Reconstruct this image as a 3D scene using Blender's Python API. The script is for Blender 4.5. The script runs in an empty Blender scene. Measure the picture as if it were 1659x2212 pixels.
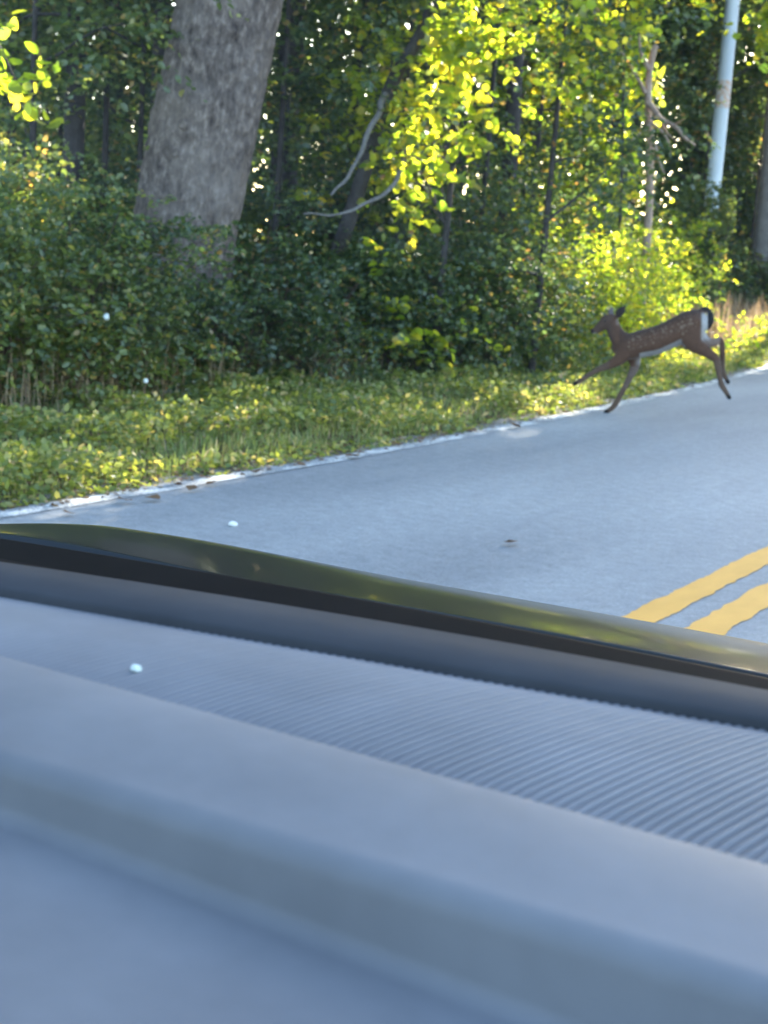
import bpy, bmesh, math, random
import numpy as np
from mathutils import Matrix, Vector

sc = bpy.context.scene
COL = sc.collection
R = math.radians
rng = np.random.default_rng(7)
random.seed(7)

# ------------------------------------------------------------------ camera
FPX, IW, IH = 3300.0, 1659.0, 2212.0          # focal length and picture size, in picture units
CAM_H, ROLL, PITCH, YAW = 1.3, R(4.0), R(9.92), R(29.1)
cam = bpy.data.cameras.new('camera')
cam.sensor_fit = 'HORIZONTAL'; cam.sensor_width = 36.0
cam.lens = FPX / IW * 36.0
cam.clip_start = 0.02; cam.clip_end = 2000
cam.dof.use_dof = True; cam.dof.focus_distance = 1.9; cam.dof.aperture_fstop = 17.0
cam_o = bpy.data.objects.new('camera', cam); COL.objects.link(cam_o)
fh = Vector((-math.sin(YAW), math.cos(YAW), 0)); rh = Vector((math.cos(YAW), math.sin(YAW), 0))
fw = fh * math.cos(PITCH) - Vector((0, 0, 1)) * math.sin(PITCH)
up = fh * math.sin(PITCH) + Vector((0, 0, 1)) * math.cos(PITCH)
c_r = rh * math.cos(ROLL) + up * math.sin(ROLL)
c_u = -rh * math.sin(ROLL) + up * math.cos(ROLL)
M = Matrix((c_r, c_u, -fw)).transposed().to_4x4(); M.translation = (0, 0, CAM_H)
cam_o.matrix_world = M
sc.camera = cam_o

# ------------------------------------------------------------------ sky, sun, exposure
SUN_EL, SUN_AZ = R(20.5), R(12)                 # azimuth: degrees left of the road direction (+Y)
S_DIR = Vector((-math.sin(SUN_AZ) * math.cos(SUN_EL), math.cos(SUN_AZ) * math.cos(SUN_EL), math.sin(SUN_EL)))
w = bpy.data.worlds.new('World'); sc.world = w; w.use_nodes = True
nt = w.node_tree; nt.nodes.clear()
sky = nt.nodes.new('ShaderNodeTexSky'); sky.sky_type = 'NISHITA'; sky.sun_disc = False
sky.sun_elevation = SUN_EL; sky.sun_rotation = -SUN_AZ
sky.air_density = 1.0; sky.dust_density = 1.0; sky.ozone_density = 1.5
bg = nt.nodes.new('ShaderNodeBackground'); bg.inputs['Strength'].default_value = 0.15
wo = nt.nodes.new('ShaderNodeOutputWorld')
nt.links.new(sky.outputs[0], bg.inputs['Color']); nt.links.new(bg.outputs[0], wo.inputs['Surface'])
sun = bpy.data.lights.new('sun', 'SUN'); sun.energy = 5.0; sun.angle = R(0.53); sun.color = (1.0, 0.91, 0.76)
sun_o = bpy.data.objects.new('sun', sun); COL.objects.link(sun_o)
sun_o.rotation_euler = S_DIR.to_track_quat('Z', 'Y').to_euler(); sun_o.location = (-30, 60, 60)
sc.view_settings.view_transform = 'Standard'; sc.view_settings.look = 'None'
sc.view_settings.gamma = 1.0; sc.view_settings.use_curve_mapping = False
sc.view_settings.exposure = 2.75
cy = sc.cycles
cy.use_denoising = True; cy.max_bounces = 8; cy.diffuse_bounces = 4; cy.glossy_bounces = 3
cy.transmission_bounces = 6; cy.transparent_max_bounces = 8; cy.sample_clamp_indirect = 8.0

# ------------------------------------------------------------------ helpers
def prop(o, label=None, cat=None, group=None, kind=None):
    if label: o['label'] = label
    if cat: o['category'] = cat
    if group: o['group'] = group
    if kind: o['kind'] = kind
    return o

def link(name, me, parent=None, loc=None):
    o = bpy.data.objects.new(name, me); COL.objects.link(o)
    if parent is not None: o.parent = parent
    if loc is not None: o.location = loc
    return o

def empty(name, loc=(0, 0, 0)):
    o = link(name, None, None, loc); o.empty_display_size = 0.2
    return o

def mesh(name, V, F, mat=None, smooth=True):
    """V (n,3), F (m,k) arrays of equal-size faces, or a list of such arrays."""
    V = np.asarray(V, np.float32)
    Fs = [np.asarray(f, np.int32) for f in (F if isinstance(F, list) else [F]) if len(f)]
    me = bpy.data.meshes.new(name)
    me.vertices.add(len(V)); me.vertices.foreach_set('co', V.ravel())
    nl = sum(f.size for f in Fs); npoly = sum(len(f) for f in Fs)
    me.loops.add(nl); me.polygons.add(npoly)
    me.loops.foreach_set('vertex_index', np.concatenate([f.ravel() for f in Fs]))
    st = np.concatenate([np.full(len(f), f.shape[1]) for f in Fs]); st = np.concatenate([[0], np.cumsum(st)[:-1]])
    me.polygons.foreach_set('loop_start', st.astype(np.int32))
    if smooth: me.polygons.foreach_set('use_smooth', np.ones(npoly, bool))
    me.update(calc_edges=True)
    if mat: me.materials.append(mat)
    return me

def ray(px, py):
    d = c_r * (px - IW / 2) - c_u * (py - IH / 2) + fw * FPX
    return d
def at_z(px, py, z=0.0):
    d = ray(px, py); t = (z - CAM_H) / d.z
    return Vector((d.x * t, d.y * t, z))
def at_d(px, py, dist):
    """point at horizontal distance dist from the camera"""
    d = ray(px, py); t = dist / math.hypot(d.x, d.y)
    return Vector((d.x * t, d.y * t, CAM_H + d.z * t))
def project(P):
    P = np.asarray(P, float) - np.array([0, 0, CAM_H])
    z = P @ np.array(fw); x = P @ np.array(c_r); y = P @ np.array(c_u)
    return IW / 2 + FPX * x / z, IH / 2 - FPX * y / z

def frame_along(P):
    T = np.gradient(P, axis=0); T /= np.linalg.norm(T, axis=1)[:, None] + 1e-9
    ref = np.array([0.37, 0.11, 0.92]) if abs(T[0][2]) < 0.85 else np.array([0.93, 0.31, 0.1])
    A = np.cross(T, ref); A /= np.linalg.norm(A, axis=1)[:, None] + 1e-9
    B = np.cross(T, A)
    return T, A, B

def tube(P, r, seg=8, off=0, cap=True):
    P = np.asarray(P, float); r = np.asarray(r, float)
    T, A, B = frame_along(P); n = len(P)
    a = np.linspace(0, 2 * math.pi, seg, endpoint=False)
    V = P[:, None] + r[:, None, None] * (np.cos(a)[None, :, None] * A[:, None] + np.sin(a)[None, :, None] * B[:, None])
    V = V.reshape(-1, 3)
    i = np.arange(n - 1)[:, None] * seg; j = np.arange(seg)[None]; k = (j + 1) % seg
    F = np.stack([i + j, i + k, i + seg + k, i + seg + j], -1).reshape(-1, 4)
    return V, F + off

def tubes(lst, seg=6):
    Vs, Fs, o = [], [], 0
    for P, r in lst:
        v, f = tube(P, r, seg, o); Vs.append(v); Fs.append(f); o += len(v)
    return np.concatenate(Vs), np.concatenate(Fs)

def curve_path(pts, n=12):
    """Catmull-Rom through points"""
    p = np.array([list(q) for q in pts], float)
    p = np.vstack([2 * p[0] - p[1], p, 2 * p[-1] - p[-2]])
    out = []
    for i in range(1, len(p) - 2):
        for t in np.linspace(0, 1, n, endpoint=False):
            a, b, c, d = p[i - 1:i + 3]
            out.append(0.5 * ((2 * b) + (-a + c) * t + (2 * a - 5 * b + 4 * c - d) * t * t + (-a + 3 * b - 3 * c + d) * t ** 3))
    out.append(p[-2])
    return np.array(out)

def vnoise(P, scale, seed=0):
    """cheap smooth value noise, -1..1"""
    P = np.asarray(P, float) * scale + seed * 17.31
    i = np.floor(P).astype(np.int64); f = P - i; f = f * f * (3 - 2 * f)
    def h(ix, iy, iz):
        n = (ix * 374761393 + iy * 668265263 + iz * 2147483647 + seed * 1013) & 0x7fffffff
        n = ((n ^ (n >> 13)) * 1274126177) & 0x7fffffff
        return (n & 0xffff) / 32767.5 - 1
    r = 0
    for a in (0, 1):
        for b in (0, 1):
            for c in (0, 1):
                wgt = (f[..., 0] if a else 1 - f[..., 0]) * (f[..., 1] if b else 1 - f[..., 1]) * (f[..., 2] if c else 1 - f[..., 2])
                r = r + wgt * h(i[..., 0] + a, i[..., 1] + b, i[..., 2] + c)
    return r

# ------------------------------------------------------------------ materials
def new_mat(name):
    m = bpy.data.materials.new(name); m.use_nodes = True
    t = m.node_tree; t.nodes.clear()
    out = t.nodes.new('ShaderNodeOutputMaterial')
    return m, t, out
def nd(t, typ, **kw):
    n = t.nodes.new(typ)
    for k, v in kw.items():
        if k in ('operation', 'blend_type', 'data_type', 'distribution', 'noise_dimensions', 'feature', 'attribute_name', 'bands_direction', 'wave_type'): setattr(n, k, v)
        else: n.inputs[k.replace('_', ' ')].default_value = v
    return n
def ramp(t, fac, stops):
    n = t.nodes.new('ShaderNodeValToRGB'); e = n.color_ramp.elements
    while len(e) > 1: e.remove(e[0])
    e[0].position = stops[0][0]; e[0].color = (*stops[0][1], 1)
    for p, c in stops[1:]:
        x = e.new(p); x.color = (*c, 1)
    t.links.new(fac, n.inputs[0])
    return n.outputs[0]
def coord(t, kind='Object', scale=(1, 1, 1)):
    tc = t.nodes.new('ShaderNodeTexCoord'); mp = t.nodes.new('ShaderNodeMapping')
    mp.inputs['Scale'].default_value = scale
    t.links.new(tc.outputs[kind], mp.inputs[0])
    return mp.outputs[0]
def noise(t, vec, scale, detail=4, rough=0.55):
    n = t.nodes.new('ShaderNodeTexNoise'); n.inputs['Scale'].default_value = scale
    n.inputs['Detail'].default_value = detail; n.inputs['Roughness'].default_value = rough
    t.links.new(vec, n.inputs['Vector'])
    return n.outputs['Fac']
def mixc(t, fac, a, b, mode='MIX'):
    n = t.nodes.new('ShaderNodeMix'); n.data_type = 'RGBA'; n.blend_type = mode
    for s, v in ((0, fac), (6, a), (7, b)):
        if hasattr(v, 'default_value'): t.links.new(v, n.inputs[s])
        elif s == 0: n.inputs[0].default_value = v
        else: n.inputs[s].default_value = (*v, 1)
    return n.outputs[2]
def bsdf(t, out, col, rough=0.8, spec=0.3, bump=None, bstr=0.3, bdist=0.01):
    b = t.nodes.new('ShaderNodeBsdfPrincipled')
    if hasattr(col, 'default_value'): t.links.new(col, b.inputs['Base Color'])
    else: b.inputs['Base Color'].default_value = (*col, 1)
    if hasattr(rough, 'default_value'): t.links.new(rough, b.inputs['Roughness'])
    else: b.inputs['Roughness'].default_value = rough
    b.inputs['Specular IOR Level'].default_value = spec
    if bump is not None:
        n = t.nodes.new('ShaderNodeBump'); n.inputs['Strength'].default_value = bstr; n.inputs['Distance'].default_value = bdist
        t.links.new(bump, n.inputs['Height']); t.links.new(n.outputs[0], b.inputs['Normal'])
    t.links.new(b.outputs[0], out.inputs['Surface'])
    return b

def leaf_mat(name, stops, trans=0.5, tgain=(2.2, 2.0, 0.9), gloss=0.06):
    """stops: colours picked per leaf"""
    m, t, out = new_mat(name)
    g = t.nodes.new('ShaderNodeNewGeometry')
    col = ramp(t, g.outputs['Random Per Island'], stops)
    n = noise(t, coord(t, 'Object'), 1.6, 2)
    col = mixc(t, 1.0, col, ramp(t, n, [(0.3, (0.7, 0.75, 0.7)), (0.7, (1.3, 1.2, 1.1))]), 'MULTIPLY')
    d = t.nodes.new('ShaderNodeBsdfDiffuse'); t.links.new(col, d.inputs[0])
    tr = t.nodes.new('ShaderNodeBsdfTranslucent')
    tcol = mixc(t, 1.0, col, tgain, 'MULTIPLY'); t.links.new(tcol, tr.inputs[0])
    a = t.nodes.new('ShaderNodeMixShader'); a.inputs[0].default_value = trans
    t.links.new(d.outputs[0], a.inputs[1]); t.links.new(tr.outputs[0], a.inputs[2])
    gl = t.nodes.new('ShaderNodeBsdfGlossy'); gl.inputs['Roughness'].default_value = 0.45
    b = t.nodes.new('ShaderNodeMixShader'); b.inputs[0].default_value = gloss
    t.links.new(a.outputs[0], b.inputs[1]); t.links.new(gl.outputs[0], b.inputs[2])
    t.links.new(b.outputs[0], out.inputs['Surface'])
    return m

MAT = {}
MAT['leaf_dark'] = leaf_mat('leaf_dark', [(0, (.035, .065, .035)), (.45, (.052, .095, .046)), (.8, (.08, .125, .05)), (.94, (.12, .15, .055)), (.97, (.26, .20, .08)), (1, (.24, .13, .07))])
MAT['leaf_mid'] = leaf_mat('leaf_mid', [(0, (.055, .095, .04)), (.5, (.095, .145, .055)), (.85, (.14, .18, .06)), (.95, (.24, .23, .08)), (1, (.32, .21, .09))])
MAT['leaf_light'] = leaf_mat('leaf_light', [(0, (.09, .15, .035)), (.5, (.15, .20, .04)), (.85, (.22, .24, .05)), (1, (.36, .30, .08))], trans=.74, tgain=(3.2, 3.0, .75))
MAT['leaf_canopy'] = leaf_mat('leaf_canopy', [(0, (.04, .09, .03)), (.6, (.07, .13, .035)), (1, (.13, .17, .04))], trans=0.4)
MAT['grass'] = leaf_mat('grass', [(0, (.12, .17, .055)), (.45, (.18, .23, .075)), (.78, (.26, .29, .10)), (.9, (.40, .34, .19)), (1, (.48, .40, .28))], trans=0.35, tgain=(1.5, 1.5, .8), gloss=0.03)
MAT['weed'] = leaf_mat('weed', [(0, (.11, .16, .05)), (.45, (.19, .235, .08)), (.8, (.27, .30, .10)), (.92, (.40, .36, .16)), (1, (.45, .34, .22))], trans=.45, tgain=(1.8, 1.7, .7), gloss=.04)
MAT['dry'] = leaf_mat('dry', [(0, (.22, .14, .09)), (.5, (.36, .26, .17)), (1, (.46, .36, .24))], trans=0.25, tgain=(1.2, 1.1, 1), gloss=0.02)
MAT['litter'] = leaf_mat('litter', [(0, (.10, .055, .035)), (.5, (.19, .11, .07)), (.85, (.30, .20, .12)), (1, (.42, .34, .22))], trans=0.15, tgain=(1.2, 1, .8), gloss=0.02)

def bark_mat(name, c1, c2, c3, scale=1.0, patch=.75):
    m, t, out = new_mat(name)
    v = coord(t, 'Object', (1, 1, 0.55)); v2 = coord(t, 'Object')
    n1 = noise(t, v, 26 * scale, 6, .65); n2 = noise(t, v2, 2.2 * scale, 4, .6); n3 = noise(t, v2, 9 * scale, 5, .6)
    col = ramp(t, n1, [(.32, c1), (.55, c2), (.75, c3)])
    col = mixc(t, ramp(t, n2, [(.42, (0, 0, 0)), (.62, (patch,) * 3)]), col, mixc(t, n3, c2, c3))
    bsdf(t, out, col, .92, .15, n1, .9, .03)
    return m
MAT['bark_oak'] = bark_mat('bark_oak', (.04, .03, .027), (.15, .117, .10), (.35, .29, .255), .7, .45)
MAT['bark_dark'] = bark_mat('bark_dark', (.03, .027, .026), (.06, .052, .05), (.11, .10, .095), 2.0)
MAT['bark_grey'] = bark_mat('bark_grey', (.10, .09, .085), (.19, .175, .165), (.28, .26, .245), 2.0)
MAT['bark_dead'] = bark_mat('bark_dead', (.20, .13, .10), (.40, .29, .23), (.55, .43, .36), 2.0)
MAT['stem'] = bark_mat('stem', (.06, .035, .028), (.11, .07, .055), (.19, .14, .11), 3.0)

# ------------------------------------------------------------------ leaves
LEAF6 = np.array([[0, 0, 0], [.30, .28, .07], [.27, .66, .05], [0, 1, -.06], [-.27, .66, .05], [-.30, .28, .07]])
LEAF6_F = np.array([[0, 1, 2, 3], [0, 3, 4, 5]])
LEAF8 = np.array([[0, 0, 0], [.36, .18, .06], [.46, .48, .08], [.30, .80, .04], [0, 1, -.04], [-.30, .80, .04], [-.46, .48, .08], [-.36, .18, .06]])
LEAF8_F = np.array([[0, 1, 2, 3], [0, 3, 4, 4], [0, 5, 6, 7]])  # replaced below
LEAF4 = np.array([[0, 0, 0], [.36, .5, .05], [0, 1, 0], [-.36, .5, .05]])
LEAF4_F = np.array([[0, 1, 2, 3]])
LEAF8_F = np.array([[0, 1, 2, 8], [8, 2, 3, 4], [0, 8, 6, 7], [8, 4, 5, 6]])
LEAF8 = np.vstack([LEAF8, [[0, .5, -.03]]])

TUNNELS = []      # (point, radius): lanes along which the crowns leave a gap towards the sun
SD = np.array(S_DIR)
def keep_mask(C, extra=0.0):
    k = np.ones(len(C), bool)
    for p, r in TUNNELS:
        q = C - np.array(p); t = q @ SD
        d = np.linalg.norm(q - t[:, None] * SD, axis=1)
        k &= ~((t > max(1.3 * r, .45)) & (d < r + 0.012 * t + extra))
    return k

def lane_hits(P, rad):
    P = np.asarray(P, float); n = 0
    for p, r in TUNNELS:
        q = P - np.array(p); t_ = q @ SD
        d = np.linalg.norm(q - t_[:, None] * SD, axis=1)
        n += int(((t_ > .6) & (d < r * .75 + rad)).sum())
    return n
def clear_base(base, height, tr):
    """shift a trunk sideways until it leaves the sun lanes open"""
    hs = np.arange(.2, height, .25); best = None
    for dx, dy in sorted([(a * .3, b * .3) for a in range(-5, 6) for b in range(-3, 4)], key=lambda q: q[0] ** 2 + q[1] ** 2):
        P = np.stack([hs * 0 + base[0] + dx, hs * 0 + base[1] + dy, hs], -1); h_ = lane_hits(P, tr)
        if best is None or h_ < best[0]: best = (h_, dx, dy)
        if h_ == 0: break
    x, y = base[0] + best[1], base[1] + best[2]
    return (x, y, float(ground_z(x, y)))

def leaves(C, axis, nor, size, base=LEAF6, faces=LEAF6_F, width=None):
    """one small folded blade per centre"""
    axis = axis / (np.linalg.norm(axis, axis=1)[:, None] + 1e-9)
    side = np.cross(axis, nor); side /= np.linalg.norm(side, axis=1)[:, None] + 1e-9
    nor = np.cross(side, axis)
    wd = size if width is None else width
    V = (C[:, None] + (base[None, :, 0] * wd[:, None])[..., None] * side[:, None]
         + (base[None, :, 1] * size[:, None])[..., None] * axis[:, None]
         + (base[None, :, 2] * size[:, None])[..., None] * nor[:, None])
    n = len(base)
    F = (faces[None] + (np.arange(len(C)) * n)[:, None, None]).reshape(-1, faces.shape[1])
    return V.reshape(-1, 3), F

def unit(n, r=rng):
    v = r.normal(size=(n, 3)); return v / np.linalg.norm(v, axis=1)[:, None]

def sprays(P, D, length, nleaf, lsize, r=rng, droop=0.25, base=LEAF6, faces=LEAF6_F, tilt=.45, cut=True):
    """twigs at P in direction D with leaves set alternately along them"""
    m = len(P); D = D / (np.linalg.norm(D, axis=1)[:, None] + 1e-9)
    t = (np.arange(nleaf) + .5) / nleaf
    L = length * r.uniform(.6, 1.3, m)
    pos = P[:, None] + D[:, None] * (t[None] * L[:, None])[..., None]
    pos[..., 2] -= droop * (t[None] ** 2) * L[:, None]
    side = np.cross(D, np.array([0, 0, 1.0])); side /= np.linalg.norm(side, axis=1)[:, None] + 1e-6
    sg = np.where(np.arange(nleaf) % 2 == 0, 1, -1)
    ax = D[:, None] * .55 + side[:, None] * sg[None, :, None] * .8 + r.normal(size=(m, nleaf, 3)) * .3
    ax[..., 2] -= .2
    nor = np.array([0, 0, 1.0]) + r.normal(size=(m, nleaf, 3)) * tilt
    pos = pos.reshape(-1, 3) + r.normal(size=(m * nleaf, 3)) * lsize * .25
    ax = ax.reshape(-1, 3); nor = nor.reshape(-1, 3)
    sz = lsize * r.uniform(.6, 1.3, len(pos))
    if cut:
        k = keep_mask(pos + ax / (np.linalg.norm(ax, axis=1)[:, None] + 1e-9) * (sz * .5)[:, None], lsize * .5); pos, ax, nor, sz = pos[k], ax[k], nor[k], sz[k]
    return leaves(pos, ax, nor, sz, base, faces)

# ------------------------------------------------------------------ road course
def edge_x(Y):
    Y = np.asarray(Y, float); s = np.clip(Y - 7, 0, None)
    s2 = np.clip(s, 0, 60)
    return -4.74 - 0.036 * s2 * s2 / (s2 + 3) - 0.0034 * s2 * s2 - (s - s2) * 0.44
ROAD_W = 5.95                                     # left edge line to right edge line

def strip(name, off0, off1, z, mat, y0=-40, y1=140, step=.5, rag=0.0, parent=None, seed=0, ncross=2):
    Y = np.arange(y0, y1, step)
    e = edge_x(Y); dy = np.gradient(e, Y); nx = 1 / np.sqrt(1 + dy * dy); ny = -dy * nx
    cols = []
    for k, o in enumerate(np.linspace(off0, off1, ncross)):
        oo = np.full(len(Y), o)
        if rag and k in (0, ncross - 1):
            q = np.stack([Y * 0 + k * 9, Y, Y * 0], -1)
            oo = oo + rag * (vnoise(q, 4.1, seed) * .25 + vnoise(q, 13.0, seed + 1) * .4 + vnoise(q, 31.0, seed + 2) * .35)
        cols.append(np.stack([e + oo * nx, Y + oo * ny, np.full(len(Y), z)], -1))
    V = np.stack(cols, 1).reshape(-1, 3); n = ncross
    i = np.arange(len(Y) - 1)[:, None] * n; j = np.arange(n - 1)[None]
    F = np.stack([i + j, i + j + 1, i + n + j + 1, i + n + j], -1).reshape(-1, 4)
    return link(name, mesh(name, V, F, mat), parent)

# asphalt
m, t, out = new_mat('asphalt'); MAT['asphalt'] = m
v = coord(t, 'Object')
fine = noise(t, v, 160, 3, .7); mid = noise(t, v, 14, 4, .6); big = noise(t, coord(t, 'Object', (1, .22, 1)), .9, 4, .55)
speck = nd(t, 'ShaderNodeTexVoronoi', Scale=95.0); t.links.new(v, speck.inputs['Vector'])
col = ramp(t, fine, [(.3, (.20, .204, .21)), (.5, (.27, .275, .282)), (.72, (.37, .374, .38))])
col = mixc(t, 1.0, col, ramp(t, big, [(.3, (.76, .77, .79)), (.5, (1, 1, 1)), (.7, (1.24, 1.23, 1.21))]), 'MULTIPLY')
grain = noise(t, v, 55, 3, .6)
col = mixc(t, 1.0, col, ramp(t, grain, [(.3, (.82, .82, .82)), (.7, (1.18, 1.18, 1.18))]), 'MULTIPLY')
col = mixc(t, 1.0, col, ramp(t, mid, [(.3, (.86, .86, .86)), (.7, (1.12, 1.12, 1.12))]), 'MULTIPLY')
bsdf(t, out, col, .72, .35, fine, .5, .004)
def paint_mat(name, c, thr, sc_=1.0):
    m, t, out = new_mat(name); v = coord(t, 'Object')
    a = noise(t, v, 55 * sc_, 5, .7); b = noise(t, coord(t, 'Object', (1, .35, 1)), 7 * sc_, 4, .6)
    mm = nd(t, 'ShaderNodeMath', operation='ADD'); t.links.new(a, mm.inputs[0]); t.links.new(b, mm.inputs[1])
    fac = ramp(t, mm.outputs[0], [(thr - .10, (1, 1, 1)), (thr + .12, (0, 0, 0))])
    cc = mixc(t, ramp(t, b, [(.3, (0, 0, 0)), (.75, (.55, .55, .55))]), c, tuple(x * .72 for x in c))
    col = mixc(t, fac, (.27, .275, .282), cc)
    bsdf(t, out, col, .65, .3, a, .3, .003)
    return m
MAT['white_paint'] = paint_mat('white_paint', (.70, .68, .65), 1.08)
MAT['yellow_paint'] = paint_mat('yellow_paint', (.84, .42, .09), 1.2)
m, t, out = new_mat('soil'); MAT['soil'] = m
v = coord(t, 'Object'); a = noise(t, v, 3, 6, .65); b = noise(t, v, 40, 4, .7)
col = ramp(t, a, [(.3, (.045, .032, .024)), (.55, (.085, .06, .042)), (.75, (.12, .10, .055))])
col = mixc(t, .5, col, ramp(t, b, [(.3, (.03, .022, .016)), (.7, (.17, .12, .085))]))
bsdf(t, out, col, .95, .1, b, .8, .03)
m, t, out = new_mat('gravel_edge'); MAT['gravel_edge'] = m
v = coord(t, 'Object'); a = noise(t, v, 30, 5, .7)
bsdf(t, out, ramp(t, a, [(.3, (.10, .085, .07)), (.5, (.22, .20, .175)), (.7, (.40, .37, .33))]), .95, .1, a, .8, .02)

def ground_z(x, y):
    d = edge_x(y) - np.asarray(x, float)             # metres beyond the edge line, into the verge
    P = np.stack([np.asarray(x, float), np.asarray(y, float), np.asarray(x, float) * 0], -1)
    z = -0.03 + 0.05 * np.clip(d - .3, 0, 3) / 3 + 0.25 * np.clip((d - 4) / 20, 0, 1) + 0.03 * vnoise(P, .9, 3) * np.clip(d - .6, 0, 1)
    return np.where(d < .05, -0.045, z)
xs = np.concatenate([-np.geomspace(900, 40, 14), np.arange(-38, -16, 1.0), np.arange(-16, -4, .2), np.arange(-4, 6, .8), np.geomspace(6, 900, 14)])
ys = np.concatenate([-np.geomspace(900, 12, 12), np.arange(-10, 4, 1.0), np.arange(4, 26, .25), np.arange(26, 60, 1.0), np.geomspace(61, 900, 14)])
GX, GY = np.meshgrid(xs, ys)
GV = np.stack([GX, GY, ground_z(GX, GY)], -1).reshape(-1, 3)
n = len(xs); i = np.arange(len(ys) - 1)[:, None] * n; j = np.arange(n - 1)[None]
ground = link('ground', mesh('ground', GV, np.stack([i + j, i + j + 1, i + n + j + 1, i + n + j], -1).reshape(-1, 4), MAT['soil']))
prop(ground, kind='structure')

# road with thickness at its edges
road = strip('road', -.07, ROAD_W + .25, 0.0, MAT['asphalt'], rag=.035, step=.12, ncross=6, seed=4)
prop(road, kind='structure')
el = strip('edge_line', -.03, .085, .004, MAT['white_paint'], rag=.014, step=.05, parent=road, seed=11)
el2 = strip('edge_line', ROAD_W - .05, ROAD_W + .06, .004, MAT['white_paint'], rag=.012, step=.25, parent=road, seed=21)
yl1 = strip('centre_line', 2.845, 2.975, .004, MAT['yellow_paint'], rag=.016, step=.02, parent=road, seed=31, y0=0, y1=50)
yl2 = strip('centre_line', 3.085, 3.225, .004, MAT['yellow_paint'], rag=.018, step=.02, parent=road, seed=41, y0=0, y1=50)
sh = strip('road_shoulder', -.24, -.03, -.006, MAT['gravel_edge'], rag=.07, step=.08, seed=51)
prop(sh, kind='structure')

# ------------------------------------------------------------------ light lanes (sun gaps in the crowns)
def lane(px, py, d, r): TUNNELS.append((tuple(at_d(px, py, d)), r))
LANES_A = [(985, 40, 15, .18), (985, 95, 15, .20), (975, 165, 15, .24), (1035, 100, 15, .15), (955, 235, 15, .22), (1045, 255, 15, .17), (1005, 135, 15, .15), (1000, 60, 15.1, .15),
    (900, 320, 15, .2), (935, 300, 15, .13), (880, 395, 15, .16), (890, 460, 15, .16), (1075, 80, 15, .13), (940, 380, 15, .12), (870, 345, 15, .12), (1015, 305, 15, .12)]
LANES_B = [(1240, 15, 24.5, .36), (1290, 8, 24.5, .30), (1345, 65, 24.5, .32), (1362, 150, 24.5, .34), (1350, 205, 24.5, .30), (1290, 255, 24.5, .28), (1215, 60, 24.5, .25),
    (1240, 305, 24.5, .24), (1320, 300, 24.5, .22), (1180, 195, 24.5, .16), (1150, 350, 24.5, .14), (1260, 130, 24.5, .2), (1225, 215, 24.5, .18), (1100, 410, 24.5, .16), (1130, 30, 24.5, .2)]
LANES_C = [(1640, 35, 33, .6), (1560, 5, 33, .45), (1610, 75, 33, .4), (1440, 15, 25, .3), (1480, 5, 25, .3)]
LANES_D = [(25, 388, 12.8, .34), (75, 392, 12.8, .26), (120, 404, 12.8, .2)]
LANES_E = [(1400, 110, 22.3, .3), (1410, 200, 22.3, .28), (1440, 265, 22.3, .28), (1480, 295, 22.3, .2), (1425, 330, 22.3, .2)]
LANES_F = [(1330, 560, 21, .26), (1250, 545, 20, .26), (1180, 590, 19, .22), (1390, 530, 26, .34), (1420, 610, 26, .36), (1300, 640, 20, .22), (1120, 570, 18, .18), (1210, 500, 20, .2)]
for l in LANES_A + LANES_B + LANES_C + LANES_D + LANES_E + LANES_F + [(20, 80, 9.5, .16), (35, 165, 9.5, .16)]: lane(*l)
for px, py, r in [(1655, 735, 1.2), (1600, 722, .8), (1560, 735, .6), (1500, 745, .45), (1440, 775, .35), (1655, 765, .5)]:
    TUNNELS.append((tuple(at_z(px, py, 0.05)), r))

# ------------------------------------------------------------------ trees
def limb_path(p0, d, L, r=random, wob=.15, rise=.15, n=7):
    P = [Vector(p0)]; d = Vector(d).normalized()
    for k in range(n):
        d = (d + Vector((r.gauss(0, wob), r.gauss(0, wob), r.gauss(0, wob) + rise * .3))).normalized()
        P.append(P[-1] + d * (L / n))
    return np.array([list(p) for p in P])

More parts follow.
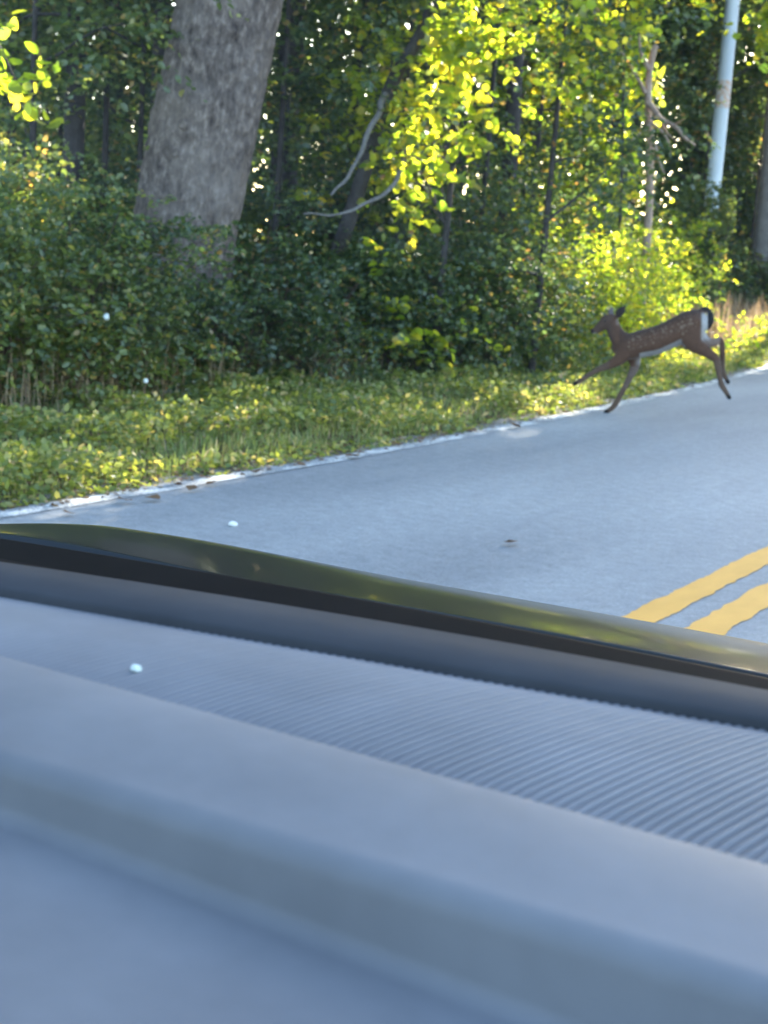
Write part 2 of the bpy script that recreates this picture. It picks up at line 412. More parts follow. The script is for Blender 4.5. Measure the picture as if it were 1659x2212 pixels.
def canopy_tree(name, base, height, rad, crown_lo, label, cat, group, tr=.2, lean=(0, 0), mat='bark_dark', nspray=520, lsize=.2, seg=10, trunk_fn=None, leafmat='leaf_canopy', shift=True):
    if shift: base = clear_base(base, height * .9, tr * .8)
    rr = np.random.default_rng(abs(hash((round(base[0], 2), round(base[1], 2)))) % 99991)
    rp = random.Random(int(rr.integers(1e9)))
    root = empty(name, base); B = np.array(base, float)
    prop(root, label, cat, group)
    top = np.array([lean[0] * height, lean[1] * height, height])
    if trunk_fn:
        path = trunk_fn(root)
    else:
        k = np.linspace(0, 1, 14); path = top[None] * k[:, None]
        path[:, 0] += .12 * np.sin(k * 5 + base[0]) * k; path[:, 1] += .12 * np.cos(k * 4 + base[1]) * k
        rad_ = tr * (1 - .8 * k) + tr * .5 * np.exp(-k * height / .35)
        V, F = tube(path, rad_, seg); link('trunk', mesh('trunk', V, F, MAT[mat]), root)
    # limbs
    lst = []; tips = []
    nl = 9
    for q in range(nl):
        h = crown_lo + (height * .9 - crown_lo) * (q + .3) / nl
        i = np.argmin(abs(path[:, 2] - h)); a = q * 2.4 + rp.random()
        L = rad * rp.uniform(.75, 1.1) * (1 - .45 * (h - crown_lo) / (height - crown_lo + .1))
        for _ in range(8):
            P = limb_path(path[i], (math.cos(a), math.sin(a), .35), L, rp)
            if lane_hits(P + B, tr * .2) == 0: break
            a += .8
        else: continue
        lst.append((P, np.linspace(tr * .32, tr * .05, len(P)))); tips += [P[3], P[4], P[5], P[6], P[7]]
    for P, r_ in lst:
        V, F = tube(P, r_, 6); link('limb', mesh('limb', V, F, MAT[mat]), root)
    tips = np.array(tips + [path[-1]])
    idx = rr.integers(0, len(tips), nspray)
    C = tips[idx] + rr.normal(size=(nspray, 3)) * np.array([.75, .75, .5])
    C[:, 2] = np.maximum(C[:, 2], crown_lo * .8 + rr.random(nspray))
    D = unit(nspray, rr); D[:, 2] *= .4
    V, F = sprays(C + B, D, .8, 9, lsize, rr, base=LEAF4, faces=LEAF4_F, tilt=.6)
    link('crown', mesh('crown', V - B, F, MAT[leafmat]), root)
    return root

def understory(name, base, height, rad, lo, label, cat, group, n=420, lsize=.075, nleaf=12, mat='leaf_dark', bark='bark_dark', tr=.05, clump=.45, lean=(0, 0), flat=.55, seed=1, big=False, extra=(), exsize=.1):
    """a sapling or shrub: thin stems and leafy sprays gathered in clumps"""
    rr = np.random.default_rng(seed * 77 + 5); rp = random.Random(seed)
    root = empty(name, base); B = np.array(base, float); prop(root, label, cat, group)
    if tr > .035 and not extra:
        base = clear_base(base, height, tr); root.location = base; B = np.array(base, float)
    ns = 1 if tr > .035 else rp.randint(4, 6)
    lst = []; tips = []
    for s in range(ns):
        a = rp.uniform(0, 6.28); sp = 0 if ns == 1 else rad * .45
        top = (lean[0] * height + math.cos(a) * sp, lean[1] * height + math.sin(a) * sp, height * rp.uniform(.75, 1.0))
        P = curve_path([(math.cos(a) * .05 * ns, math.sin(a) * .05 * ns, -.05), (top[0] * .35, top[1] * .35, top[2] * .5), top], 5)
        r0 = tr if ns == 1 else tr * .7
        lst.append((P, np.linspace(r0, r0 * .25, len(P))))
        for q in range(8 if ns == 1 else 4):
            f = rp.uniform(max(.12, lo / height), .98); i = int(f * (len(P) - 1)); b = rp.uniform(0, 6.28)
            L = rad * rp.uniform(.5, 1.05) * (1.15 - .6 * abs(f - .55))
            for _ in range(6):
                Q = limb_path(P[i], (math.cos(b), math.sin(b), .25), L, rp, .2, .1, 5)
                if lane_hits(Q[2:] + B, .01) == 0: break
                b += 1.0
            lst.append((Q, np.linspace(r0 * .4, r0 * .12, len(Q)))); tips += [Q[2], Q[3], Q[4], Q[5]]
        tips.append(P[-1])
    ex = [(np.array(at_d(a_, b_, c_)) - B, r_) for a_, b_, c_, r_ in extra]
    for q, r_ in ex:
        i = int(np.argmin(np.linalg.norm(P - q, axis=1) + 2 * np.clip(P[:, 2] - q[2] + .2, 0, None)))
        lst.append((curve_path([P[i], P[i] * .4 + q * .6 + [0, 0, .12], q], 5), np.linspace(r0 * .3, .004, 11)))
    V, F = tubes(lst, 5); link('stems', mesh('stems', V, F, MAT[bark]), root)
    tips = np.array(tips); idx = rr.integers(0, len(tips), n)
    C = tips[idx] + rr.normal(size=(n, 3)) * clump * np.array([.6, .6, flat])
    C[:, 2] = np.clip(C[:, 2], lo * .5 + .03, height * 1.08)
    D = unit(n, rr); D[:, 2] = D[:, 2] * .5 - .05
    b8 = (LEAF8, LEAF8_F) if big else (LEAF6, LEAF6_F)
    V, F = sprays(C + B, D, lsize * 5, nleaf, lsize, rr, base=b8[0], faces=b8[1], tilt=.7)
    if ex:
        Vs, Fs, o_ = [V], [F], len(V)
        for q, r_ in ex:
            k = max(4, int(26 * (r_ / .25) ** 2 * (.1 / exsize) ** 1.2))
            c = q + rr.normal(size=(k, 3)) * r_ * .55
            d_ = unit(k, rr); d_[:, 2] -= .35
            v_, f_ = sprays(c + B, d_, exsize * 2.6, 4, exsize, rr, base=b8[0], faces=b8[1], tilt=2.2, droop=.4, cut=False)
            Vs.append(v_); Fs.append(f_ + o_); o_ += len(v_)
        V = np.concatenate(Vs); F = np.concatenate(Fs)
    link('foliage', mesh('foliage', V - B, F, MAT[mat]), root)
    return root

def gpos(px, py_or_d, d=True):
    p = at_d(px, 600, py_or_d); z = float(ground_z(p.x, p.y))
    return (p.x, p.y, z)

# --- the big leaning trunk
def oak_trunk(root):
    base = np.array(root.location)
    def loc(px, py, d): return np.array(at_d(px, py, d)) - base
    DT = OAK_D
    # centre line and radius read at several heights
    k = FPX / DT * math.cos(PITCH)
    pts = [(375, 800, 118), (382, 720, 108), (388, 600, 106), (398, 500, 107), (418, 400, 108), (441, 300, 109), (463, 200, 107), (482, 100, 104), (500, 0, 103)]
    P = [loc(a, b, DT) for a, b, c in pts]; rad = [c / FPX * DT * .985 for a, b, c in pts]
    dirn = (P[-1] - P[-3]); dirn /= np.linalg.norm(dirn)
    q = P[-1]
    for s in range(1, 9):
        q = q + dirn * 1.3 + np.array([0, 0, .15 * s * .3]); P.append(q); rad.append(rad[-1] * .92)
    path = curve_path(P, 14); rr = np.interp(np.linspace(0, 1, len(path)), np.linspace(0, 1, len(rad)), rad)
    seg = 128
    V, F = tube(path, rr, seg)
    T, A, Bv = frame_along(path)
    ctr = np.repeat(path, seg, 0); N = V - ctr; N /= np.linalg.norm(N, axis=1)[:, None]
    ang = np.tile(np.linspace(0, 2 * math.pi, seg, endpoint=False), len(path)); hh = np.repeat(path[:, 2], seg)
    Q = np.stack([np.cos(ang) * .5, np.sin(ang) * .5, hh * .35], -1)
    d = .035 * vnoise(Q, 3.0, 5) + .018 * (1 - abs(vnoise(Q, 16, 6)) * 2) + .010 * vnoise(Q * [1, 1, 2], 34, 8)
    d += .02 * np.sin(ang * 3 + hh * .3) + .10 * np.exp(-np.clip(hh, 0, 9) / .5) * (.6 + .4 * np.sin(ang * 5))
    V = V + N * d[:, None]
    link('trunk', mesh('trunk', V, F, MAT['bark_oak']), root)
    return path
OAK_D = 14.0
oak_b = gpos(380, OAK_D)
oak = canopy_tree('oak_tree', oak_b, 15, 5.0, 7.0, 'massive leaning grey-brown trunk rising behind roadside bushes', 'tree', None, tr=.42, shift=False, trunk_fn=oak_trunk, mat='bark_oak', nspray=800)
# knots and stubs on the trunk
for (px, py, s) in [(395, 268, .05), (380, 330, .035)]:
    p = at_d(px, py, OAK_D - .46) - oak.location
    bm = bmesh.new(); bmesh.ops.create_uvsphere(bm, u_segments=14, v_segments=9, radius=s)
    for vtx in bm.verts:
        rr_ = math.hypot(vtx.co.x, vtx.co.z); vtx.co.y *= .3
        vtx.co *= 1 + .25 * random.uniform(-1, 1) * .5
        if rr_ < s * .45: vtx.co.y *= .2
    me = bpy.data.meshes.new('knot'); bm.to_mesh(me); bm.free(); me.materials.append(MAT['bark_oak'])
    for pl in me.polygons: pl.use_smooth = True
    link('knot', me, oak, p)

def near_what(px):
    for lim, txt in ((130, 'behind the bush with the sunlit crown'), (330, 'between the straight dark trunk and the massive leaning trunk'), (600, 'behind the massive leaning trunk'), (880, 'behind the slender leaning tree'),
                     (1150, 'behind the sapling with glowing leaves'), (1365, "behind the fawn's head"), (1500, 'behind the dead snag')):
        if px < lim: return txt
    return 'behind the pale pole'
def column(x, y): return float(project([[x, y, CAM_H]])[0][0])
# --- forest trees behind: trunks one can tell apart
SUNV = np.array([S_DIR.x, S_DIR.y]) / math.hypot(S_DIR.x, S_DIR.y)
wood = [  # picture column, distance, height, crown radius, crown base, trunk radius, label
    (150, 14.8, 15, 4.2, 6.0, .11, 'straight dark trunk among ivy left of the massive leaning trunk'),
    (15, 20, 15, 4.2, 5.5, .13, 'dim straight trunk behind the sunlit bush top'),
    (235, 25, 16, 4.5, 6.0, .14, None), (60, 27, 15, 4.5, 6.0, .14, None), (330, 22, 15, 4.2, 6.0, .12, None),
    (590, 24, 16, 4.5, 6.5, .15, None), (700, 19, 15, 4.5, 6.0, .12, None), (800, 28, 16, 4.8, 6.5, .16, None), (940, 21, 16, 4.5, 6.5, .13, None),
    (1090, 25, 16, 4.6, 6.5, .15, None), (1180, 20, 15, 4.3, 6.0, .12, None), (1300, 27, 17, 5.0, 6.5, .16, None), (1475, 38, 16, 4.6, 6.0, .18, None),
    (1645, 38, 17, 4.8, 6.5, .29, 'grey trunk standing behind the pale pole'),
    (1590, 45, 18, 5.0, 6.0, .2, None), (1380, 36, 18, 5.0, 6.0, .2, None), (500, 34, 17, 5.0, 6.0, .2, None), (880, 37, 18, 5.0, 6.0, .2, None), (150, 36, 17, 5.0, 6.0, .2, None), (1120, 40, 18, 5.0, 6.0, .2, None),
]
for px, d, h, cr, lo, tr_, lab in wood:
    b = gpos(px, d)
    w_ = near_what(px); lab2 = lab or 'slim dark forest trunk ' + w_
    canopy_tree('forest_tree', b, h, cr, lo, lab2, 'tree', None if lab else 'forest trunks ' + w_, tr=tr_, lean=(.02 * math.sin(px), .02 * math.cos(px)),
                mat='bark_grey' if px == 1645 else 'bark_dark', nspray=700, lsize=.24, shift=lab is None)
# trees whose crowns shade the road, right of and left of the view
for x, y in [(-13.5, 7), (-17, 12), (-19, 5), (-10.8, 38), (-12.5, 43), (-11.6, 34), (-14.5, 48), (-16, 41), (-17, 54), (-22, 50), (-15, 31), (-20, 60), (-24, 66), (-14.2, 27), (-9.4, 36.5), (-10.6, 40.3), (-12.2, 46), (-8.5, 57), (-12, 64)]:
    seen = 15.2 < math.degrees(math.atan2(-x, y)) < 44
    canopy_tree('forest_tree', (x, y, float(ground_z(x, y))), 22.5, 5.6, 6.5, 'slim dark forest trunk ' + near_what(column(x, y)) if seen else 'tall forest tree beside the road outside the windscreen view', 'tree', 'forest trunks ' + near_what(column(x, y)) if seen else 'roadside trees beyond the view', tr=.2, nspray=1300, lsize=.33)

# --- leaning tree with bare grey branch
lb = gpos(655, 15.5)
lt = empty('leaning_tree', lb); prop(lt, 'dark slender tree leaning over with a bare pale branch', 'tree')
LB = np.array(lb)
def rel(px, py, d): return np.array(at_d(px, py, d)) - LB
P = curve_path([(0, 0, -.1), rel(664, 678, 15.4), rel(734, 529, 15.2), rel(790, 360, 15.2), rel(846, 182, 15.3), rel(912, 66, 15.4), rel(960, -80, 15.6), rel(990, -260, 15.8)], 8)
V, F = tube(P, np.linspace(.095, .045, len(P)), 10); link('trunk', mesh('trunk', V, F, MAT['bark_dark']), lt)
Pb = curve_path([rel(872, 300, 15.2), rel(866, 360, 14.9), rel(838, 408, 14.6), rel(790, 440, 14.4), rel(740, 458, 14.2), rel(655, 466, 14.0)], 8)
Pb = Pb + np.stack([vnoise(Pb, 5, 2), vnoise(Pb, 5, 3), vnoise(Pb, 5, 4)], -1) * .035
V, F = tube(Pb, np.linspace(.030, .008, len(Pb)), 8); link('branch', mesh('branch', V, F, MAT['bark_grey']), lt)
Pb = curve_path([rel(838, 200, 15.1), rel(800, 290, 14.8), rel(760, 360, 14.5), rel(715, 420, 14.3)], 8)
Pb = Pb + np.stack([vnoise(Pb, 5, 2), vnoise(Pb, 5, 3), vnoise(Pb, 5, 4)], -1) * .04
V, F = tube(Pb, np.linspace(.034, .012, len(Pb)), 8); link('branch', mesh('branch', V, F, MAT['bark_grey']), lt)
rr = np.random.default_rng(3)
C = P[rr.integers(len(P) // 2, len(P), 170)] + rr.normal(size=(170, 3)) * [.6, .6, .45]
V, F = sprays(C + LB, unit(170, rr), .4, 11, .075, rr, tilt=.7); link('foliage', mesh('foliage', V - LB, F, MAT['leaf_dark']), lt)
# second leaning stem
sb = gpos(610, 16.2); s2 = empty('leaning_tree', sb); prop(s2, 'thin dark stem leaning parallel to the slender leaning tree', 'tree')
LB = np.array(sb)
P = curve_path([(0, 0, -.1), rel(640, 700, 16), rel(700, 560, 16), rel(735, 440, 16.2), rel(760, 300, 16.4), rel(780, 100, 16.8), rel(800, -100, 17)], 8)
V, F = tube(P, np.linspace(.06, .03, len(P)), 8); link('trunk', mesh('trunk', V, F, MAT['bark_dark']), s2)
C = P[rr.integers(len(P) // 2, len(P), 120)] + rr.normal(size=(120, 3)) * [.6, .6, .45]
V, F = sprays(C + LB, unit(120, rr), .4, 11, .075, rr, tilt=.7); link('foliage', mesh('foliage', V - LB, F, MAT['leaf_dark']), s2)

# --- dead sunlit snag
db = gpos(1395, 22.3); dt = empty('dead_tree', db); prop(dt, 'bare dead snag with sunlit splayed branches near the pale pole', 'tree')
LB = np.array(db)
P = curve_path([(0, 0, -.1), rel(1400, 480, 22.3), rel(1404, 330, 22.3), rel(1400, 240, 22.2), rel(1402, 160, 22.2), rel(1412, 110, 22.1), rel(1418, 98, 22.1)], 7)
V, F = tube(P, np.linspace(.06, .04, len(P)), 9); link('trunk', mesh('trunk', V, F, MAT['bark_dead']), dt)
for pts, r0 in [([(1404, 225), (1425, 255), (1455, 272), (1480, 298), (1503, 312)], .045), ([(1404, 268), (1425, 280), (1440, 300), (1448, 330)], .03),
                ([(1408, 268), (1390, 285), (1368, 300), (1352, 322)], .03), ([(1412, 300), (1420, 330), (1428, 360), (1436, 375)], .03),
                ([(1455, 272), (1470, 262), (1480, 258)], .016), ([(1425, 255), (1445, 290), (1462, 305)], .018), ([(1400, 150), (1385, 110), (1378, 70)], .035), ([(1395, 200), (1360, 140), (1330, 90)], .03)]:
    Pb = curve_path([rel(a, b, 22.1 - .12 * i) for i, (a, b) in enumerate(pts)], 5)
    Pb = Pb + np.stack([vnoise(Pb, 4, 2), vnoise(Pb, 4, 3), vnoise(Pb, 4, 4)], -1) * .02
    V, F = tube(Pb, np.linspace(r0, r0 * .35, len(Pb)), 7); link('branch', mesh('branch', V, F, MAT['bark_dead']), dt)

# --- saplings and understory
und = [  # column, distance, height, radius, lowest leaf, sprays, leaf size, material, label, big
    (60, 14, 5.2, 1.5, .6, 620, .075, 'leaf_mid', 'leafy sapling behind the sunlit bush', 0),
    (215, 15.5, 6.0, 1.3, .4, 760, .07, 'leaf_dark', 'ivy-dark sapling between straight dark trunk and massive leaning trunk', 0),
    (290, 16.5, 6.5, 1.4, .6, 700, .075, 'leaf_dark', None, 0),
    (120, 19, 6.5, 1.8, .8, 600, .085, 'leaf_mid', None, 0),
    (20, 17, 6.2, 1.6, .8, 520, .085, 'leaf_mid', None, 0),
    (590, 15.5, 6.0, 1.5, .5, 620, .07, 'leaf_dark', None, 0),
    (680, 17.5, 6.2, 1.6, .5, 560, .07, 'leaf_mid', None, 0),
    (780, 18.5, 6.5, 1.7, .5, 560, .075, 'leaf_dark', None, 0),
    (850, 16, 5.6, 1.5, .5, 620, .07, 'leaf_dark', None, 0),
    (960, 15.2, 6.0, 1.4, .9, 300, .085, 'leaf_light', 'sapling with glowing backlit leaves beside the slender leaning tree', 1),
    (1060, 16.5, 6.3, 1.6, .5, 680, .075, 'leaf_dark', None, 0),
    (1130, 18.5, 6.2, 1.4, .5, 680, .075, 'leaf_dark', None, 0),
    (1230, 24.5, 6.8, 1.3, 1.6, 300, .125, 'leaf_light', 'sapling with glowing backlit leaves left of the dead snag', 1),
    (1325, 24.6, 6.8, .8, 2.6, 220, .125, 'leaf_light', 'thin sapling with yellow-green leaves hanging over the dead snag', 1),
    (1200, 27.5, 7.5, 1.8, .6, 620, .09, 'leaf_dark', None, 0),
    (1330, 28, 7.5, 1.9, .6, 560, .1, 'leaf_dark', None, 0),
    (1180, 22.5, 7, 1.8, .6, 460, .09, 'leaf_dark', None, 0),
    (980, 22.5, 7, 1.8, .6, 420, .09, 'leaf_dark', None, 0),
    (760, 23.5, 7, 1.8, .6, 380, .09, 'leaf_mid', None, 0),
    (620, 21.5, 7, 1.8, .6, 380, .09, 'leaf_dark', None, 0),
    (330, 23, 7, 1.8, .6, 420, .09, 'leaf_dark', None, 0),
    (200, 23, 7, 1.8, .6, 420, .09, 'leaf_dark', None, 0),
    (60, 24, 7, 2.0, .6, 420, .095, 'leaf_dark', None, 0),
    (1590, 40, 7.5, 2.2, .5, 460, .11, 'leaf_dark', None, 0),
    (1500, 38, 8.0, 2.4, .5, 460, .12, 'leaf_dark', None, 0),
    (1660, 38, 8.0, 2.4, .5, 460, .12, 'leaf_dark', None, 0),
    (1400, 30, 7.0, 2.2, .5, 420, .11, 'leaf_dark', None, 0),
    (1280, 32, 8.0, 2.4, .5, 380, .12, 'leaf_dark', None, 0),
    (1080, 31, 8.0, 2.4, .5, 360, .12, 'leaf_dark', None, 0),
    (880, 32, 8.0, 2.4, .5, 300, .12, 'leaf_dark', None, 0),
    (700, 31, 8.0, 2.4, .5, 280, .12, 'leaf_dark', None, 0),
    (520, 29, 8.0, 2.4, .5, 300, .12, 'leaf_dark', None, 0),
    (400, 33, 8.0, 2.4, .5, 300, .12, 'leaf_dark', None, 0),
    (140, 31, 8.0, 2.4, .5, 380, .12, 'leaf_dark', None, 0),
    (0, 32, 8.0, 2.4, .5, 380, .12, 'leaf_dark', None, 0),
    (1490, 40, 8.0, 2.2, .5, 420, .12, 'leaf_dark', None, 0),
    (1560, 41, 8.0, 2.2, .5, 420, .12, 'leaf_dark', None, 0),
    (1640, 43, 8.0, 2.2, .5, 420, .12, 'leaf_dark', None, 0),
    (1610, 42, 8.0, 2.2, .5, 420, .12, 'leaf_dark', None, 0),
    (1690, 46, 9.0, 2.6, .3, 520, .14, 'leaf_dark', None, 0),
    (1630, 50, 9.0, 2.6, .3, 520, .15, 'leaf_dark', None, 0),
    (1540, 50, 9.0, 2.6, .3, 520, .15, 'leaf_dark', None, 0),
    (90, 28, 8.0, 2.2, .5, 420, .12, 'leaf_dark', None, 0),
    (250, 29, 8.0, 2.2, .5, 420, .12, 'leaf_dark', None, 0),
    (340, 27.5, 8.0, 2.2, .5, 420, .12, 'leaf_dark', None, 0),
    (440, 38, 8.0, 2.2, .5, 420, .12, 'leaf_dark', None, 0),
]
for k, (px, d, h, rd, lo, ns, ls, mt, lab, big) in enumerate(und):
    understory('sapling', gpos(px, d), h, rd, lo, lab or f"{'mid-green' if mt == 'leaf_mid' else 'dark green'} {'young' if d < 20 else 'distant'} sapling {near_what(px)}", 'tree', None if lab else f"{mt[5:]} {'young' if d < 20 else 'distant'} saplings {near_what(px)}",
               n=ns, lsize=ls, mat=mt, tr=.045, seed=k + 1, big=bool(big), clump=.5, flat=.7, extra={960: LANES_A, 1230: LANES_B}.get(px if big else 0, ()), exsize=.1 if px < 1000 else .14)
# far-off wood closing the view
r9 = np.random.default_rng(909); n9 = 34000
th = R(8) + R(56) * r9.random(n9); dd_ = r9.uniform(42, 60, n9); hz = 11 * r9.random(n9) ** 1.15
C9 = np.stack([-np.sin(th) * dd_, np.cos(th) * dd_, hz], -1)
kx = vnoise(C9, .45, 31) * .6 + vnoise(C9, 1.3, 32) * .4
k9 = (kx > -.6 + .03 * hz) & keep_mask(C9, .15)
C9 = C9[k9]; r_ = unit(len(C9), r9)
V, F = leaves(C9, r_, unit(len(C9), r9), .42 * r9.uniform(.6, 1.3, len(C9)))
prop(link('distant_wood', mesh('distant_wood', V, F, MAT['leaf_canopy'])), 'far-off green wood seen through gaps between the trunks', 'wood', kind='stuff')
# overhanging twig with large backlit leaves at the left, and one by the pale pole
def twig(name, base_px, base_d, pts, label, nl, ls, mt='leaf_light', tr=.03, seed=9, dense=.1):
    b = gpos(base_px, base_d); root = empty(name, b); prop(root, label, 'tree'); Bq = np.array(b)
    P = curve_path([(0, 0, -.1)] + [np.array(at_d(*p)) - Bq for p in pts], 7)
    V, F = tube(P, np.linspace(tr, tr * .25, len(P)), 7); link('stem', mesh('stem', V, F, MAT['bark_dark']), root)
    r2 = np.random.default_rng(seed); i0 = int(len(P) * .45)
    C = P[r2.integers(i0, len(P), nl)] + r2.normal(size=(nl, 3)) * dense
    V, F = sprays(C + Bq, unit(nl, r2), ls * 3, 6, ls, r2, base=LEAF8, faces=LEAF8_F, tilt=.9)
    link('foliage', mesh('foliage', V - Bq, F, MAT[mt]), root)
twig('sapling', -60, 9.8, [(-60, 400, 9.8), (-50, 200, 9.6), (-20, 90, 9.5), (5, 120, 9.4), (25, 160, 9.4), (38, 185, 9.4)], 'thin sapling stem carrying a few large glowing leaves over the bushes', 16, .085, seed=4, dense=.07)
twig('sapling', 1720, 33, [(1720, 300, 33), (1710, 60, 33), (1670, -10, 33), (1630, 35, 33), (1600, 65, 33)], 'sapling with yellow glowing leaves overhanging the pale pole', 110, .17, seed=5, dense=.35)
twig('sapling', 1345, 23.5, [(1345, 300, 23.5), (1350, 40, 23.5), (1380, -30, 24), (1440, 5, 25), (1480, 5, 25)], 'sapling with yellow glowing leaves arching above the dead snag', 90, .13, seed=6, dense=.25)

# --- shrubs along the wood's edge
shr = [  # column, distance, height, radius, sprays, leaf size, material
    (-40, 10.8, 1.45, .95, 520, .05, 'leaf_mid', 'tall rounded bush with a sunlit crown at the verge'),
    (60, 11.0, 1.4, .9, 560, .048, 'leaf_mid', 'bushy shrub beside the rounded sunlit bush'),
    (150, 11.6, 1.45, .8, 480, .048, 'leaf_mid', None), (235, 11.9, 1.25, .75, 430, .045, 'leaf_dark', None), (20, 12.3, 2.0, .9, 480, .055, 'leaf_mid', None),
    (315, 12.6, 1.05, .6, 420, .045, 'leaf_mid', 'leafy shrub in front of the massive leaning trunk'), (420, 13.0, .7, .7, 380, .045, 'leaf_dark', None), (255, 15.2, 1.7, .7, 380, .05, 'leaf_dark', None),
    (510, 13.4, .75, .7, 400, .045, 'leaf_dark', None), (560, 14.3, 1.5, .8, 420, .05, 'leaf_dark', None), (610, 13.8, .95, .75, 420, .045, 'leaf_dark', None),
    (700, 14.4, 1.05, .8, 460, .048, 'leaf_dark', None), (790, 14.8, 1.1, .8, 470, .048, 'leaf_dark', None), (880, 15.0, 1.15, .85, 480, .05, 'leaf_dark', None),
    (970, 15.6, 1.1, .85, 480, .05, 'leaf_dark', None), (1060, 16.2, 1.15, .9, 480, .05, 'leaf_dark', None), (1140, 17, 1.2, .9, 480, .05, 'leaf_mid', None),
    (750, 16.2, 1.9, .9, 420, .055, 'leaf_dark', None), (900, 17, 2.0, 1.0, 420, .055, 'leaf_dark', None), (1030, 18, 2.0, 1.0, 420, .06, 'leaf_dark', None),
    (1200, 18.4, 1.3, .9, 460, .055, 'leaf_mid', 'green shrub in front of the leaping fawn\'s nose'),
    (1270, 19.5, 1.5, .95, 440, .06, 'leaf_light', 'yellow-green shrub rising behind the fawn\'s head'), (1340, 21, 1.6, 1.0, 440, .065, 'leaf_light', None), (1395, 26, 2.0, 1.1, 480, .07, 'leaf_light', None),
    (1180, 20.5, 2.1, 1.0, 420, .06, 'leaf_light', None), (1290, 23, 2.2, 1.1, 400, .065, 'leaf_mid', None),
    (1460, 36, 2.6, 1.5, 460, .09, 'leaf_mid', None), (1545, 34.3, 3.0, 1.0, 800, .09, 'leaf_mid', 'feathery green shrub hiding the foot of the pale pole'), (1610, 38, 2.3, 1.5, 460, .1, 'leaf_mid', None), (1670, 37, 2.0, 1.4, 460, .1, 'leaf_mid', None),
    (1420, 33, 2.2, 1.4, 380, .09, 'leaf_light', None), (1540, 42, 3.0, 1.8, 420, .12, 'leaf_mid', None), (1650, 44, 3.0, 1.8, 420, .12, 'leaf_mid', None),
]
for k, (px, d, h, rd, ns, ls, mt, lab) in enumerate(shr):
    if lab is None:
        c_ = {'leaf_light': 'yellow-green', 'leaf_mid': 'mid-green', 'leaf_dark': 'dark green'}[mt]
        w_ = ('near the bush with the sunlit crown' if px < 200 else 'below the massive leaning trunk' if px < 535 else 'below the slender leaning tree' if px < 730 else 'below the sapling with glowing leaves' if px < 1100
              else "behind the leaping fawn" if px < 1410 else 'near the foot of the pale pole')
        h_ = 'low' if h < 1.3 else 'tall'
        lab, grp = f'{h_} {c_} shrub {w_}', f'{h_} {c_} shrubs {w_}'
    else: grp = None
    understory('shrub', gpos(px, d), h, rd, .05, lab, 'shrub', grp, n=ns, lsize=ls, nleaf=12, mat=mt, bark='stem', tr=.02, seed=200 + k, clump=.34, flat=.7, extra=LANES_D if px == 20 else [l for l in LANES_F if l[0] in {1270: (1250, 1300, 1210), 1340: (1330,), 1395: (1390, 1420), 1180: (1180,), 1060: (1120,)}.get(px, ())], exsize=.06 if px < 100 else .085)

# --- pale pole
pb = gpos(1521, 36)
pole = empty('utility_pole', pb); prop(pole, 'pale blue-grey smooth pole standing behind shrubs', 'pole')
m, t, out = new_mat('pole_paint'); v = coord(t, 'Object', (1, 1, .3)); a = noise(t, v, 6, 4)
bsdf(t, out, ramp(t, a, [(.3, (.56, .62, .68)), (.7, (.70, .75, .80))]), .5, .4); MAT['pole'] = m
m, t, out = new_mat('pole_rust'); v = coord(t, 'Object'); a = noise(t, v, 14, 4)
bsdf(t, out, ramp(t, a, [(.35, (.62, .64, .66)), (.6, (.65, .42, .30))]), .7, .2); MAT['pole_rust'] = m
V, F = tube(np.array([[0, 0, -.2], [0, 0, 2], [0, 0, 6], [0, 0, 10.5]]), [.17, .167, .158, .145], 24); link('shaft', mesh('shaft', V, F, MAT['pole']), pole)
V, F = tube(np.array([[0, 0, 10.5], [0, 0, 10.56], [0, 0, 10.62]]), [.155, .155, .01], 24); link('cap', mesh('cap', V, F, MAT['pole']), pole)
zc = (at_d(1572, 205, 36).z - pb[2])
V, F = tube(np.array([[0, 0, zc - .3], [0, 0, zc + .3]]), [.1640, .1632], 24); link('band', mesh('band', V, F, MAT['pole_rust']), pole)
V, F = tube(np.array([[0, 0, -.1], [0, 0, .04], [0, 0, .06]]), [.26, .26, .17], 24); link('base_collar', mesh('base_collar', V, F, MAT['pole']), pole)

